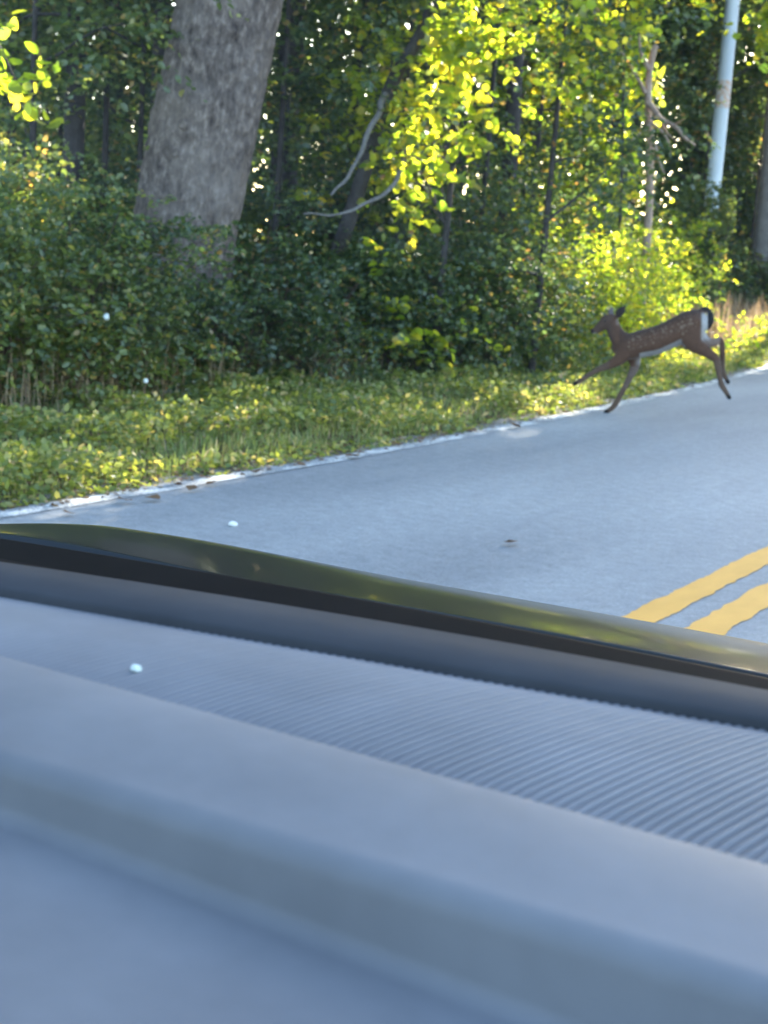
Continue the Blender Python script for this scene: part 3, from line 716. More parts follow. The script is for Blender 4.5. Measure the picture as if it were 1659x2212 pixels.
# ------------------------------------------------------------------ verge plants
def scatter(n, y0, y1, o0, o1, seed, ypow=1.0):
    r = np.random.default_rng(seed)
    y = y0 + (y1 - y0) * r.random(n) ** ypow; o = o0 + (o1 - o0) * r.random(n)
    x = edge_x(y) - o
    return np.stack([x, y, ground_z(x, y)], -1), o, r
def blades(name, n, y0, y1, o0, o1, h, wdt, mat, seed, label, thresh=None, ypow=1.6, kind_cat='grass', lean=.45, noise_scale=1.3):
    P, o, r = scatter(n, y0, y1, o0, o1, seed, ypow)
    cl = vnoise(P * [1, 1, 0], noise_scale, seed) * .6 + vnoise(P * [1, 1, 0], noise_scale * 3, seed + 1) * .4
    if thresh is not None: k = cl + r.normal(size=len(P)) * .15 > thresh; P, o, cl = P[k], o[k], cl[k]
    n = len(P)
    taper = np.clip((o - o0) / .25, .25, 1)
    H = h * (.55 + .7 * r.random(n)) * (.8 + .5 * cl) * taper * (1 + .012 * np.clip(P[:, 1] - 8, 0, 30)); W = wdt * (.6 + .8 * r.random(n)) * (1 + .05 * np.clip(P[:, 1] - 8, 0, 30))
    a = r.random(n) * 6.283; side = np.stack([np.cos(a), np.sin(a), a * 0], -1); d = np.stack([-np.sin(a), np.cos(a), a * 0], -1)
    ln = lean * r.random(n) * H
    v0 = P - side * W[:, None] * .5; v1 = P + side * W[:, None] * .5
    mid = P + d * ln[:, None] * .35 + np.array([0, 0, 1]) * H[:, None] * .6
    v2 = mid + side * W[:, None] * .42; v3 = mid - side * W[:, None] * .42
    tip = P + d * ln[:, None] + np.array([0, 0, 1]) * H[:, None]
    V = np.stack([v0, v1, v2, v3, tip], 1).reshape(-1, 3); b = np.arange(n)[:, None] * 5
    ob = link(name, mesh(name, V, [b + np.array([[0, 1, 2, 3]]), b + np.array([[3, 2, 4]])], MAT[mat]))
    return prop(ob, label, kind_cat, kind='stuff')
blades('grass', 75000, 3.5, 44, .04, 3.0, .10, .008, 'grass', 61, 'short green grass covering the verge along the road', ypow=1.5, lean=1.3)
blades('tall_grass', 16000, 22, 48, .8, 6.0, .5, .012, 'dry', 65, 'tall straw-coloured grass on the verge beyond the fawn', ypow=1.0, thresh=-.1)
blades('dry_stalks', 5000, 6, 20, 2.0, 3.4, .45, .007, 'dry', 67, 'dry tan stalks at the foot of the bushes', thresh=.12, ypow=1.0, lean=.8)
blades('brush_stems', 5200, 5, 14, 2.4, 4.5, .5, .005, 'litter', 69, 'reddish-brown bare brush stems under the left bushes', thresh=.0, ypow=1.0, lean=1.3)
# broad-leaved weeds
def weeds(name, n, y0, y1, o0, o1, ls, hmax, mat, seed, label, thresh, ypow=1.4):
    P, o, r = scatter(n, y0, y1, o0, o1, seed, ypow)
    cl = vnoise(P * [1, 1, 0], 1.7, seed); k = cl + r.normal(size=n) * .2 > thresh; P, cl, o = P[k], cl[k], o[k]; n = len(P)
    P[:, 2] += hmax * (.25 + .75 * r.random(n)) * np.clip(.6 + .6 * cl, .2, 1.2) * np.clip((o - o0) / .3, .2, 1)
    ax = unit(n, r); ax[:, 2] = abs(ax[:, 2]) * .5; nor = np.array([0, 0, 1.0]) + r.normal(size=(n, 3)) * .5
    sz = ls * r.uniform(.6, 1.4, n) * (1 + .03 * np.clip(P[:, 1] - 8, 0, 30))
    V, F = leaves(P, ax, nor, sz)
    return prop(link(name, mesh(name, V, F, MAT[mat])), label, 'plants', kind='stuff')
weeds('ground_cover', 85000, 3.5, 30, .06, 3.3, .042, .2, 'weed', 71, 'broad-leaved yellow-green weeds growing through the verge grass', -.1)
weeds('undergrowth', 26000, 4, 30, 2.3, 5.5, .055, .5, 'leaf_dark', 73, 'dark leafy undergrowth below the hedge', -.25, 1.2)
weeds('sunlit_weeds', 9000, 18, 44, .4, 6.0, .07, .5, 'leaf_light', 75, 'loose yellow-green weeds on the verge behind the fawn', -.2, 1.0)
# leaf litter in the wood and along the kerbless edge
P, o, r = scatter(30000, 3, 34, 1.9, 12, 81, 1.2)
V, F = leaves(P + [0, 0, .015], unit(len(P), r) * [1, 1, .25], np.array([0, 0, 1.0]) + r.normal(size=(len(P), 3)) * .35, .06 * r.uniform(.6, 1.4, len(P)))
prop(link('leaf_litter', mesh('leaf_litter', V, F, MAT['litter'])), 'brown fallen leaves covering the woodland floor', 'leaf litter', kind='stuff')
P, o, r = scatter(3500, 3, 34, -.02, .55, 83, 1.5)
P[:, 2] = np.where(o < .14, .008, np.maximum(P[:, 2], 0) + .012)
V, F = leaves(P, unit(len(P), r) * [1, 1, .1], np.array([0, 0, 1.0]) + r.normal(size=(len(P), 3)) * .25, .03 * r.uniform(.5, 1.4, len(P)))
k = r.random(len(P)) < 1
prop(link('edge_debris', mesh('edge_debris', V, F, MAT['litter'])), 'crumbs of dead leaf along the road edge', 'leaf litter', kind='stuff')
# single fallen leaves on the asphalt
leafme = []
for s in range(3):
    r = np.random.default_rng(90 + s)
    V, F = leaves(np.array([[0, 0, .004]]), np.array([[0, 1.0, 0]]), np.array([[0, .1, 1.0]]), np.array([.075]), LEAF8, LEAF8_F)
    V[:, 2] += np.abs(r.normal(size=len(V))) * .008 + .006
    leafme.append(mesh('fallen_leaf', V, F, MAT['litter']))
fl = [(140, 1118), (345, 1087), (420, 1062), (640, 1010), (860, 968), (1030, 938), (905, 952), (745, 992), (560, 1030), (470, 1050), (1180, 907), (1215, 897), (1120, 1183), (1400, 862), (1100, 925), (265, 1092)]
for k, (px, py) in enumerate(fl):
    p = at_z(px, py, 0.0)
    o = link('fallen_leaf', leafme[k % 3], None, (p.x, p.y, 0.006)); o.rotation_euler[2] = k * 1.7; s = .8 + .5 * ((k * 37) % 10) / 10; o.scale = (s, s, s)
    if k == 12: prop(o, 'single dead leaf lying in the middle of the near lane', 'leaf')
    else: prop(o, 'small dead leaf lying along the road edge', 'leaf', 'dead leaves along the road edge')
# pale pebble on the road
bm = bmesh.new(); bmesh.ops.create_icosphere(bm, subdivisions=2, radius=.022)
for vtx in bm.verts: vtx.co *= 1 + random.uniform(-.15, .15); vtx.co.z *= .6
me = bpy.data.meshes.new('pebble'); bm.to_mesh(me); bm.free()
m, t, out = new_mat('pebble'); bsdf(t, out, ramp(t, noise(t, coord(t), 40), [(.3, (.6, .6, .58)), (.7, (.8, .8, .78))]), .7); me.materials.append(m)
p = at_z(503, 1137); prop(link('pebble', me, None, (p.x, p.y, .011)), 'small white pebble lying on the grey asphalt', 'pebble')

# ------------------------------------------------------------------ fawn
HD = np.array([-.965, -.262, 0]); HD /= np.linalg.norm(HD)       # heading: across the road towards the wood
LS = np.array([-HD[1], HD[0], 0])                                # its left side, towards the car
F0 = np.array(at_z(1311, 892, 0.0)); PL0 = F0 + LS * .06
def fz(zx, zy, lat=0.0):
    """joint position: picture reading carried onto the fawn's own plane"""
    px = (2200 + zx / 2.0133) * .54861; py = (1130 + zy / 2.0133) * .54861
    d = np.array(ray(px, py)); o = np.array([0, 0, CAM_H]); p0 = PL0 + LS * lat
    t_ = ((p0 - o) @ LS) / (d @ LS)
    return o + d * t_
ZS = np.linalg.norm(fz(700, 400) - fz(700, 500)) / 100
def loft(rows, lat=0.0, sub=5, seg=20):
    """rows: (zx, zy, half height in reading units, half width m[, lateral])"""
    C = np.array([fz(r[0], r[1], (r[4] if len(r) > 4 else lat)) for r in rows])
    rv = np.array([r[2] * ZS for r in rows]); rw = np.array([r[3] for r in rows])
    P = curve_path(C, sub); u = np.linspace(0, len(rows) - 1, len(P))
    rv = np.interp(u, np.arange(len(rows)), rv); rw = np.interp(u, np.arange(len(rows)), rw)
    T = np.gradient(P, axis=0); T /= np.linalg.norm(T, axis=1)[:, None]
    A = LS - (T @ LS)[:, None] * T; A /= np.linalg.norm(A, axis=1)[:, None]; B = np.cross(T, A)
    a = np.linspace(0, 2 * math.pi, seg, endpoint=False)
    # round both ends
    P = np.vstack([P[0] - T[0] * rv[0] * .5, P, P[-1] + T[-1] * rv[-1] * .5]); A = np.vstack([A[:1], A, A[-1:]]); B = np.vstack([B[:1], B, B[-1:]])
    rv = np.concatenate([[rv[0] * .45], rv, [rv[-1] * .45]]); rw = np.concatenate([[rw[0] * .45], rw, [rw[-1] * .45]])
    V = P[:, None] + A[:, None] * (np.cos(a)[None] * rw[:, None])[..., None] + B[:, None] * (np.sin(a)[None] * rv[:, None])[..., None]
    n = len(P); V = V.reshape(-1, 3)
    i = np.arange(n - 1)[:, None] * seg; j = np.arange(seg)[None]; k = (j + 1) % seg
    F = [tuple(x) for x in np.stack([i + j, i + k, i + seg + k, i + seg + j], -1).reshape(-1, 4)]
    F.append(tuple(range(seg))[::-1]); F.append(tuple((n - 1) * seg + q for q in range(seg)))
    return V, F
body_parts = [
    loft([(450, 490, 55, .05), (495, 478, 88, .082), (560, 475, 104, .105), (660, 450, 110, .115), (760, 425, 113, .12), (860, 387, 110, .117), (950, 345, 114, .11), (1040, 308, 122, .112), (1105, 290, 112, .10), (1150, 290, 82, .075)]),
    loft([(545, 455, 92, .08), (490, 420, 76, .062), (450, 360, 62, .05), (425, 300, 58, .046), (418, 262, 50, .042)]),
    loft([(440, 248, 42, .045), (405, 264, 60, .052), (365, 290, 54, .046), (325, 322, 38, .034), (288, 344, 29, .026), (262, 355, 20, .02)]),
    loft([(452, 245, 16, .012, .035), (480, 208, 34, .014, .055), (505, 180, 30, .012, .065), (528, 152, 8, .008, .07)], seg=16),
    loft([(418, 240, 14, .012, -.035), (410, 208, 26, .014, -.055), (416, 182, 22, .012, -.065), (424, 160, 8, .008, -.07)], seg=16),
    loft([(1050, 335, 92, .055, .055), (1062, 425, 84, .05, .065), (1130, 488, 56, .036, .065), (1205, 538, 39, .026, .062), (1247, 573, 31, .021, .06), (1262, 640, 26, .020, .06), (1280, 730, 21, .018, .06), (1292, 776, 24, .02, .06), (1326, 832, 19, .017, .06), (1356, 882, 17, .016, .06)]),
    loft([(1085, 350, 80, .05, -.055), (1140, 420, 50, .036, -.06), (1210, 443, 34, .026, -.06), (1283, 426, 26, .021, -.06), (1297, 500, 23, .019, -.06), (1298, 600, 20, .017, -.06), (1302, 672, 23, .019, -.06), (1326, 725, 18, .016, -.06), (1346, 762, 16, .015, -.06)]),
    loft([(530, 505, 72, .05, .05), (482, 568, 52, .036, .06), (412, 614, 35, .026, .06), (312, 656, 24, .02, .06), (240, 697, 20, .018, .06), (188, 732, 21, .019, .06), (152, 755, 20, .018, .06), (118, 772, 17, .016, .06)]),
    loft([(585, 535, 62, .045, -.05), (603, 620, 42, .034, -.06), (566, 712, 28, .024, -.06), (525, 790, 24, .02, -.06), (486, 862, 22, .018, -.06), (450, 927, 24, .019, -.06), (410, 970, 20, .018, -.06), (365, 996, 17, .016, -.06)]),
    loft([(1120, 195, 26, .03), (1165, 178, 24, .026), (1200, 210, 24, .028), (1208, 262, 24, .028), (1196, 308, 18, .02), (1182, 340, 8, .01)], seg=14),
]
Vb, Fb, o = [], [], 0
for V, F in body_parts:
    Vb.append(V); Fb += [tuple(int(q) + o for q in f) for f in F]; o += len(V)
Vb = np.concatenate(Vb)
fbase = Vector((float(F0[0]), float(F0[1]), 0.0))
me = bpy.data.meshes.new('fawn_raw'); me.from_pydata((Vb - np.array(fbase)).tolist(), [], Fb)
bm = bmesh.new(); bm.from_mesh(me); bmesh.ops.recalc_face_normals(bm, faces=bm.faces); bm.to_mesh(me); bm.free()
raw = bpy.data.objects.new('fawn_raw', me); COL.objects.link(raw)
md = raw.modifiers.new('r', 'REMESH'); md.mode = 'VOXEL'; md.voxel_size = .006; md.use_smooth_shade = True
md = raw.modifiers.new('s', 'SMOOTH'); md.factor = .5; md.iterations = 4
dg = bpy.context.evaluated_depsgraph_get()
bme = bpy.data.meshes.new_from_object(raw.evaluated_get(dg)); bpy.data.objects.remove(raw)
bme.name = 'body'
nv = len(bme.vertices); co = np.empty(nv * 3); bme.vertices.foreach_get('co', co); co = co.reshape(-1, 3)
no = np.empty(nv * 3); bme.vertices.foreach_get('normal', no); no = no.reshape(-1, 3)
W_ = co + np.array(fbase); lat = (W_ - PL0) @ LS
px, py = project(W_); zx = (px / .54861 - 2200) * 2.0133; zy = (py / .54861 - 1130) * 2.0133
def sst(a, b, x): q = np.clip((x - a) / (b - a), 0, 1); return q * q * (3 - 2 * q)
colr = np.tile(np.array([.125, .064, .040]), (nv, 1))
def blend(c, f):
    global colr
    colr = colr * (1 - f[:, None]) + np.array(c) * f[:, None]
nz = vnoise(W_, 28, 4) * .5 + vnoise(W_, 70, 5) * .5
top = np.interp(zx, [420, 560, 760, 940, 1090, 1150], [430, 370, 312, 228, 175, 180])
tors = (zx > 480) & (zx < 1130)
blend((.075, .042, .03), tors * (1 - sst(10, 75, zy - top)) * .75)                       # darker back
blend((.10, .062, .048), sst(470, 400, zx) * (zy < 560) * .8)                            # greyer head and neck
bl = np.interp(zx, [540, 600, 700, 850, 970, 1000], [600, 562, 540, 490, 452, 470])
belly = sst(-14, 26, zy - bl) * (1 - sst(45, 90, zy - bl)) * sst(590, 660, zx) * (1 - sst(975, 1010, zx))
belly = np.maximum(belly, sst(.25, .75, -no[:, 2]) * ((zx > 640) & (zx < 1000) & (zy < 600)) * (abs(lat) < .09))
blend((.40, .37, .355), belly * .9)
blend((.20, .15, .13), ((zx > 470) & (zx < 690) & (zy > 630) & (zy < 800)) * .7)         # paler far fore leg
# rump patch and inner thighs
rump = sst(1120, 1150, zx) * (1 - sst(1176, 1186, zx)) * sst(190, 225, zy) * (1 - sst(400, 440, zy))
rump = np.maximum(rump, sst(1115, 1160, zx) * (1 - sst(1180, 1215, zx)) * sst(325, 345, zy) * (1 - sst(385, 450, zy)))
blend((.50, .47, .45), rump)
blend((.55, .42, .36), ((lat < 0) & (zx > 1130) & (zx < 1280) & (zy > 400) & (zy < 520)) * .35)
tail = ((zx > 1182) & (zy < 345) & (zx < 1260)) | ((zx > 1135) & (zy < 190))
blend((.025, .022, .022), tail * 1.0)
# legs lighter brown inside, hooves black
legs = ((zy > 580) & ((zx > 1180) | (zx < 400) | (zy > 700)))
blend((.155, .105, .075), legs * .6)
for hx, hy in [(1358, 886), (1348, 766), (115, 774), (362, 1000)]:
    dd = np.hypot(zx - hx, zy - hy); blend((.02, .018, .018), 1 - sst(26, 44, dd))
dd = np.hypot(zx - 258, zy - 358); blend((.02, .018, .018), 1 - sst(14, 30, dd))           # nose
dd = np.hypot(zx - 285, zy - 372); blend((.42, .38, .35), (1 - sst(8, 22, dd)) * .6)        # chin
ear = (zy < 240) & (zx > 455) & (zx < 560); blend((.035, .03, .03), ear * .85)
ear2 = (zy < 238) & (zx > 380) & (zx < 445) & (lat < -.03); blend((.17, .14, .14), ear2 * .9)
blend((.75, .62, .5), ((zx > 452) & (zx < 475) & (zy > 245) & (zy < 300)) * .15)  # rim light along the back of the neck, painted into the coat
# cream spots in rows
rs = random.Random(12); spots = []
for row in range(4):
    for q in range(17):
        sx = 560 + q * 33 + rs.uniform(-10, 10); spots.append((sx, float(np.interp(sx, [560, 760, 940, 1090], [370, 312, 228, 175])) + 34 + row * 32 + rs.uniform(-9, 9), rs.uniform(5, 10)))
spots += [(975, 318, 15), (1000, 305, 11), (1045, 268, 14), (1040, 290, 10), (985, 372, 13), (1010, 350, 9), (830, 355, 12), (590, 415, 13), (640, 395, 10)]
for sx, sy, sr in spots:
    dd = np.hypot(zx - sx, zy - sy); blend((.42, .31, .23), (1 - sst(sr * .4, sr * 1.3, dd)) * (lat > 0) * rs.uniform(.05, .5))
colr *= .68 * (1 + .18 * nz)[:, None]
ca = bme.color_attributes.new('coat', 'FLOAT_COLOR', 'POINT')
ca.data.foreach_set('color', np.concatenate([np.clip(colr, 0, 1), np.ones((nv, 1))], 1).astype(np.float32).ravel())
m, t, out = new_mat('coat'); at = t.nodes.new('ShaderNodeVertexColor'); at.layer_name = 'coat'
hair = noise(t, coord(t, 'Object', (1, 1, 1)), 180, 3, .7)
colx = mixc(t, 1.0, at.outputs[0], ramp(t, hair, [(.3, (.75, .75, .75)), (.7, (1.25, 1.25, 1.25))]), 'MULTIPLY')
b = bsdf(t, out, colx, .85, .2, hair, .35, .004); b.inputs['Sheen Weight'].default_value = .12; b.inputs['Sheen Roughness'].default_value = .4
MAT['coat'] = m
bme.materials.clear(); bme.materials.append(m)
for pl in bme.polygons: pl.use_smooth = True
fawn = empty('fawn', fbase); prop(fawn, 'spotted brown fawn leaping off the road towards the verge', 'fawn')
link('body', bme, fawn)
m, t, out = new_mat('eye'); bsdf(t, out, (.01, .008, .007), .12, .6); MAT['eye'] = m
for s_ in (1, -1):
    p = Vector(fz(368, 272, s_ * .040)) - fbase
    bm = bmesh.new(); bmesh.ops.create_uvsphere(bm, u_segments=14, v_segments=10, radius=.011)
    me = bpy.data.meshes.new('eye'); bm.to_mesh(me); bm.free(); me.materials.append(MAT['eye'])
    for pl in me.polygons: pl.use_smooth = True
    link('eye', me, fawn, p)

# ------------------------------------------------------------------ car (dashboard, windscreen, bonnet)
car = empty('car', (-.38, .3, 0)); prop(car, 'car with grey ribbed dashboard under a sloping windscreen', 'car')
CARL = np.array([-.38, .3, 0])
def dash_mat(name, c, rough=.62, spec=.35, grain=900, gs=.25):
    m, t, out = new_mat(name); v = coord(t, 'Object')
    a = noise(t, v, grain, 2, .5); b_ = noise(t, v, 7, 4, .6)
    col = mixc(t, 1.0, c, ramp(t, b_, [(.3, (.84, .84, .84)), (.7, (1.16, 1.16, 1.16))]), 'MULTIPLY')
    bsdf(t, out, col, rough, spec, a, gs, .0006)
    return m
MAT['dash'] = dash_mat('dash_soft', (.195, .197, .21))
MAT['dash_trim'] = dash_mat('dash_trim', (.052, .055, .062), .85, .05)
MAT['cowl'] = dash_mat('cowl_black', (.006, .006, .007), .8, .03)
m, t, out = new_mat('bonnet_paint'); b = bsdf(t, out, (.016, .018, .018), .4, .15); b.inputs['Coat Weight'].default_value = .5; b.inputs['Coat Roughness'].default_value = .08; MAT['bonnet'] = m
XL, XR = -1.2, .46
def pf(pts, deg=2):
    p = np.polyfit([a for a, b in pts], [b for a, b in pts], deg)
    lo, hi = min(a for a, b in pts) - .02, max(a for a, b in pts) + .02
    def f(x):
        x = np.asarray(x, float); xc = np.clip(x, lo, hi); d = np.polyval(np.polyder(p), xc)
        return np.polyval(p, xc) + d * (x - xc)
    return f
fC = pf([(-.781, .827), (-.66, .85), (-.504, .877), (-.43, .884), (-.304, .896), (-.227, .902)])
fD = pf([(-.706, .748), (-.615, .762), (-.533, .777), (-.45, .786), (-.386, .797), (-.294, .808), (-.203, .819)], 1)
fE = pf([(-.595, .631), (-.514, .629), (-.441, .627), (-.353, .624), (-.233, .617), (-.147, .618)], 1)
fF = lambda x: .521 + 0 * np.asarray(x, float)
ZD = 1.05
def sweep(name, rows, mat, nx=70, parent=car):
    """rows: list of (fY(x), z or fz(x)) giving the profile across the car"""
    X = np.linspace(XL, XR, nx)
    G = np.stack([np.stack([X, fy(X) + 0 * X, (fzz(X) if callable(fzz) else fzz) + 0 * X], -1) for fy, fzz in rows], 0)
    V = G.reshape(-1, 3) - CARL; i = np.arange(len(rows) - 1)[:, None] * nx; j = np.arange(nx - 1)[None]
    F = np.stack([i + j, i + j + 1, i + nx + j + 1, i + nx + j], -1).reshape(-1, 4)
    return link(name, mesh(name, V, F, mat), parent)
def sh_(f, d): return lambda x: f(x) + d
# lower pad, rounded step and upper pad
fzG = lambda x: ZD - .026 - .05 * np.clip(x + .45, 0, .6)
prof = [(lambda x: .12 + 0 * x, lambda x: fzG(x) - .30), (lambda x: .125 + 0 * x, lambda x: fzG(x) - .12), (lambda x: .15 + 0 * x, lambda x: fzG(x) - .05), (lambda x: .2 + 0 * x, lambda x: fzG(x) - .022), (lambda x: .28 + 0 * x, lambda x: fzG(x) - .008)]
for s in np.linspace(0, 1, 8): prof.append((sh_(fF, -.22 + .195 * s), (lambda s: lambda x: fzG(x) - .006 * (1 - s))(s)))
for a in np.linspace(0, 90, 8):  # concave foot of the step
    prof.append((sh_(fF, -.022 + .010 * math.sin(R(a))), (lambda a: lambda x: fzG(x) + .008 * (1 - math.cos(R(a))))(a)))
for a in np.linspace(0, 90, 9):  # convex shoulder
    prof.append((sh_(fF, -.010 + .014 * (1 - math.cos(R(a)))), (lambda a: lambda x: ZD + .002 - .012 + .012 * math.sin(R(a)))(a)))
for s in np.linspace(0.15, 1, 8):
    prof.append(((lambda s: lambda x: (1 - s) * (fF(x) + .004) + s * (fE(x) - .006))(s), (lambda s: lambda x: ZD + .002 + .005 * math.sin(s * 2.2) + 0 * x)(s)))
for a in np.linspace(20, 90, 6):
    prof.append((sh_(fE, -.006 + .008 * math.sin(R(a))), (lambda a: lambda x: ZD - .002 + .008 * math.cos(R(a)) + 0 * x)(a)))
prof.append((sh_(fE, .002), ZD - .008))
sweep('dashboard_pad', prof, MAT['dash'])
# ribbed panel between pad and trim strip: ribs slant a little across the car
nu, nv_ = 1500, 20
X = np.linspace(XL, XR, nu)[None].repeat(nv_, 0); s = np.linspace(0, 1, nv_)[:, None]
Yr = (1 - s) * (fE(X) - .004) + s * (fD(X) + .003)
Xs = X + .2 * (Yr - .70)                                       # sheared columns follow the ribs
Yr = (1 - s) * (fE(Xs) - .004) + s * (fD(Xs) + .003)
amp = .0024 * np.clip((Xs + .66) / .22, 0.05, 1) * np.clip(s / .10, .05, 1) * np.clip((1 - s) / .12, .2, 1)
ph = X / .0061 * 2 * math.pi
wv = np.sin(ph); wv = np.where(wv > 0, wv ** .7, -np.abs(wv) ** 1.4)
Zr = ZD - .001 + amp * wv + .004 * np.sin(s * math.pi)
V = np.stack([Xs, Yr, Zr], -1).reshape(-1, 3) - CARL
i = np.arange(nv_ - 1)[:, None] * nu; j = np.arange(nu - 1)[None]
ribp = link('ribbed_panel', mesh('ribbed_panel', V, np.stack([i + j, i + j + 1, i + nu + j + 1, i + nu + j], -1).reshape(-1, 4), MAT['dash']), car)
# trim strip
sweep('trim_strip', [(fD, ZD - .004), (fD, ZD + .0035), (sh_(fD, .004), ZD + .006), ((lambda x: .5 * fD(x) + .5 * fC(x)), ZD + .004), (sh_(fC, -.004), ZD + .001), (fC, ZD - .003), (sh_(fC, .004), ZD - .02)], MAT['dash_trim'])
# cowl: black scuttle below the glass
sweep('cowl', [(fC, ZD - .018), (lambda x: 1.0 + 0 * x, ZD - .05), (lambda x: 1.09 - .10 * (x + .37) ** 2, .985), (lambda x: 1.15 - .10 * (x + .37) ** 2, .989), (lambda x: 1.22 - .10 * (x + .37) ** 2, .972), (lambda x: 1.30 - .10 * (x + .37) ** 2, .930), (lambda x: 1.31 - .10 * (x + .37) ** 2, .86)], MAT['cowl'])
# bonnet
def bonnet_z(x, y):
    s = np.clip(y - 1.25, 0, None)
    z = .958 - .085 * s - .185 * s * s - .35 * np.clip(s - .75, 0, None) ** 2
    c = np.abs(x + .37)
    z = z - .02 * c * c + .013 * sst(.45, .8, c) * (1 - sst(.2, .6, s)) - 14 * np.clip(c - .86, 0, None) ** 2
    return z
bx = np.linspace(-1.33, .59, 96); by = np.linspace(0, 1, 50) ** 1.2
BX, BY = np.meshgrid(bx, by); BYY = 1.285 - .10 * (BX + .37) ** 2 + BY * (.95 - .25 * (BX + .37) ** 2)
BZ = bonnet_z(BX, BYY)
BZ[0] -= .03; BYY[0] += .006
V = np.stack([BX, BYY, BZ], -1).reshape(-1, 3) - CARL; n = len(bx)
i = np.arange(len(by) - 1)[:, None] * n; j = np.arange(n - 1)[None]
bon = link('bonnet', mesh('bonnet', V, np.stack([i + j, i + j + 1, i + n + j + 1, i + n + j], -1).reshape(-1, 4), MAT['bonnet']), car)
# windscreen
m, t, out = new_mat('windscreen_glass')
tr_ = t.nodes.new('ShaderNodeBsdfTransparent'); tr_.inputs[0].default_value = (.93, .96, .95, 1)
gl = t.nodes.new('ShaderNodeBsdfGlossy'); gl.inputs['Roughness'].default_value = .0
lw = t.nodes.new('ShaderNodeLayerWeight'); lw.inputs[0].default_value = .5
pw = nd(t, 'ShaderNodeMath', operation='POWER'); t.links.new(lw.outputs['Facing'], pw.inputs[0]); pw.inputs[1].default_value = 5
fr = nd(t, 'ShaderNodeMath', operation='MULTIPLY_ADD'); t.links.new(pw.outputs[0], fr.inputs[0]); fr.inputs[1].default_value = .4; fr.inputs[2].default_value = .035
mx = t.nodes.new('ShaderNodeMixShader'); t.links.new(fr.outputs[0], mx.inputs[0]); t.links.new(tr_.outputs[0], mx.inputs[1]); t.links.new(gl.outputs[0], mx.inputs[2])
t.links.new(mx.outputs[0], out.inputs['Surface']); MAT['glass'] = m
GT = (.08, 1.62); GB = (1.10, .985)
def glass_pt(x, s):
    y = GB[0] + (GT[0] - GB[0]) * s; z = GB[1] + (GT[1] - GB[1]) * s
    c = (x + .37) / .83
    return np.array([x * (1 - .12 * s) - .37 * .12 * s, y - .10 * c * c * (1 - .3 * s) + .03 * math.sin(s * math.pi), z + .02 * math.sin(s * math.pi)])
nx, ny = 25, 17
V = np.array([glass_pt(x, s) for s in np.linspace(0, 1, ny) for x in np.linspace(XL, XR, nx)]) - CARL
i = np.arange(ny - 1)[:, None] * nx; j = np.arange(nx - 1)[None]
glass = link('windscreen', mesh('windscreen', V, np.stack([i + j, i + j + 1, i + nx + j + 1, i + nx + j], -1).reshape(-1, 4), MAT['glass']), car)
# roof and screen pillars
V = []; 
for s in np.linspace(0, 1, 14):
    for x in np.linspace(XL + .08, XR - .08, 14):
        c = (x + .37) / .8; top = glass_pt((x + .37) * 1.12 - .37, 1.0)
        V.append((x, (1 - s) * top[1] + s * -1.7, 1.622 + .05 * math.sin(s * 2.6) - .03 * c * c * s))
V = np.array(V) - CARL; i = np.arange(13)[:, None] * 14; j = np.arange(13)[None]
rf = link('roof', mesh('roof', V, np.stack([i + j, i + 14 + j, i + 14 + j + 1, i + j + 1], -1).reshape(-1, 4), MAT['dash_trim']), car)
for x in (XL, XR):
    P = np.array([glass_pt(x, s) for s in np.linspace(-.05, 1, 8)]) - CARL
    V, F = tube(P, np.full(8, .035), 8); link('screen_pillar', mesh('screen_pillar', V, F, MAT['dash_trim']), car)
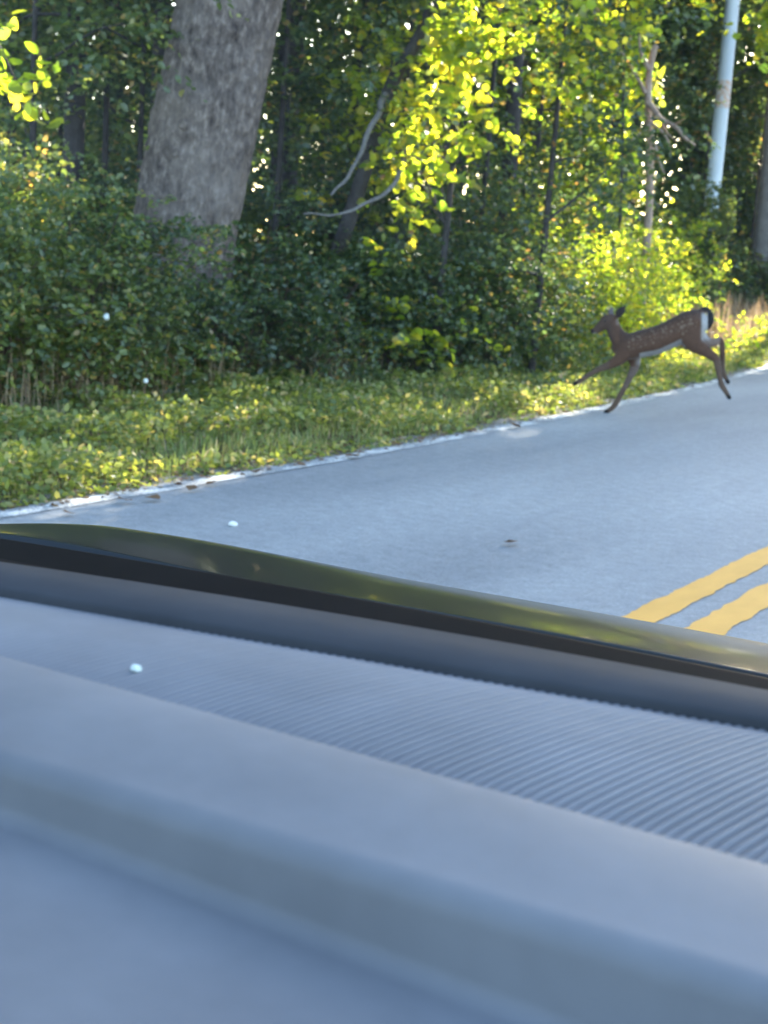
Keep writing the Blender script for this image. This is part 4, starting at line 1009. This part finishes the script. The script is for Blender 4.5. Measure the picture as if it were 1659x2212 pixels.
# unseen cabin, added to cut light from behind: door panels, seat backs, bulkhead
def slab(name, a, b, mat):
    a = np.array(a) - CARL; b = np.array(b) - CARL
    bm = bmesh.new(); bmesh.ops.create_cube(bm, size=1.0)
    for vtx in bm.verts: vtx.co = Vector((a + b) / 2) + Vector([(b - a)[q] * vtx.co[q] for q in range(3)])
    bmesh.ops.bevel(bm, geom=list(bm.edges), offset=.02, segments=2, affect='EDGES')
    me = bpy.data.meshes.new(name); bm.to_mesh(me); bm.free(); me.materials.append(mat)
    return link(name, me, car)
slab('unseen_door_panel', (-1.27, -1.2, .45), (-1.2, .55, 1.08), MAT['dash_trim'])
slab('unseen_door_panel', (.46, -1.2, .45), (.53, .55, 1.08), MAT['dash_trim'])
slab('unseen_seat_back', (.22 - .45, -.75, .45), (.22 + .22, -.6, 1.15), MAT['dash_trim'])
slab('unseen_seat_back', (-.78 - .3, -.75, .45), (-.78 + .22, -.6, 1.15), MAT['dash_trim'])
slab('unseen_bulkhead', (-1.15, -1.75, .4), (.42, -1.68, 1.6), MAT['dash_trim'])
# specks on the glass
m, t, out = new_mat('speck'); bsdf(t, out, ramp(t, noise(t, coord(t), 60), [(.3, (.55, .66, .62)), (.7, (.78, .85, .82))]), .8); MAT['speck'] = m
def on_glass(px, py):
    d = np.array(ray(px, py)); o0 = np.array([0, 0, CAM_H]); best = None
    for k in range(400):
        p = o0 + d / np.linalg.norm(d) * (.2 + k * .004)
        s = (p[1] - GB[0]) / (GT[0] - GB[0])
        q = glass_pt(p[0], min(max(s, 0), 1)); s2 = s + (p[1] - q[1]) / (GT[0] - GB[0]); q = glass_pt(p[0], min(max(s2, 0), 1))
        e = abs(p[2] - q[2])
        if best is None or e < best[0]: best = (e, p)
    return best[1]
for px, py, sz in [(230, 684, .0017), (315, 823, .0015)]:
    p = on_glass(px, py) - CARL
    bm = bmesh.new(); bmesh.ops.create_icosphere(bm, subdivisions=2, radius=sz)
    for vtx in bm.verts: vtx.co *= 1 + random.uniform(-.25, .25)
    me = bpy.data.meshes.new('dirt_speck'); bm.to_mesh(me); bm.free(); me.materials.append(MAT['speck'])
    link('dirt_speck', me, glass, p)

# crumb on the dashboard
p = at_z(293, 1444, ZD + .004)
bm = bmesh.new(); bmesh.ops.create_icosphere(bm, subdivisions=2, radius=.0032)
for vtx in bm.verts: vtx.co *= 1 + random.uniform(-.25, .25); vtx.co.z *= .7
me = bpy.data.meshes.new('crumb'); bm.to_mesh(me); bm.free(); me.materials.append(MAT['speck'])
prop(link('crumb', me, None, p), 'tiny whitish crumb lying on the grey dashboard', 'crumb')
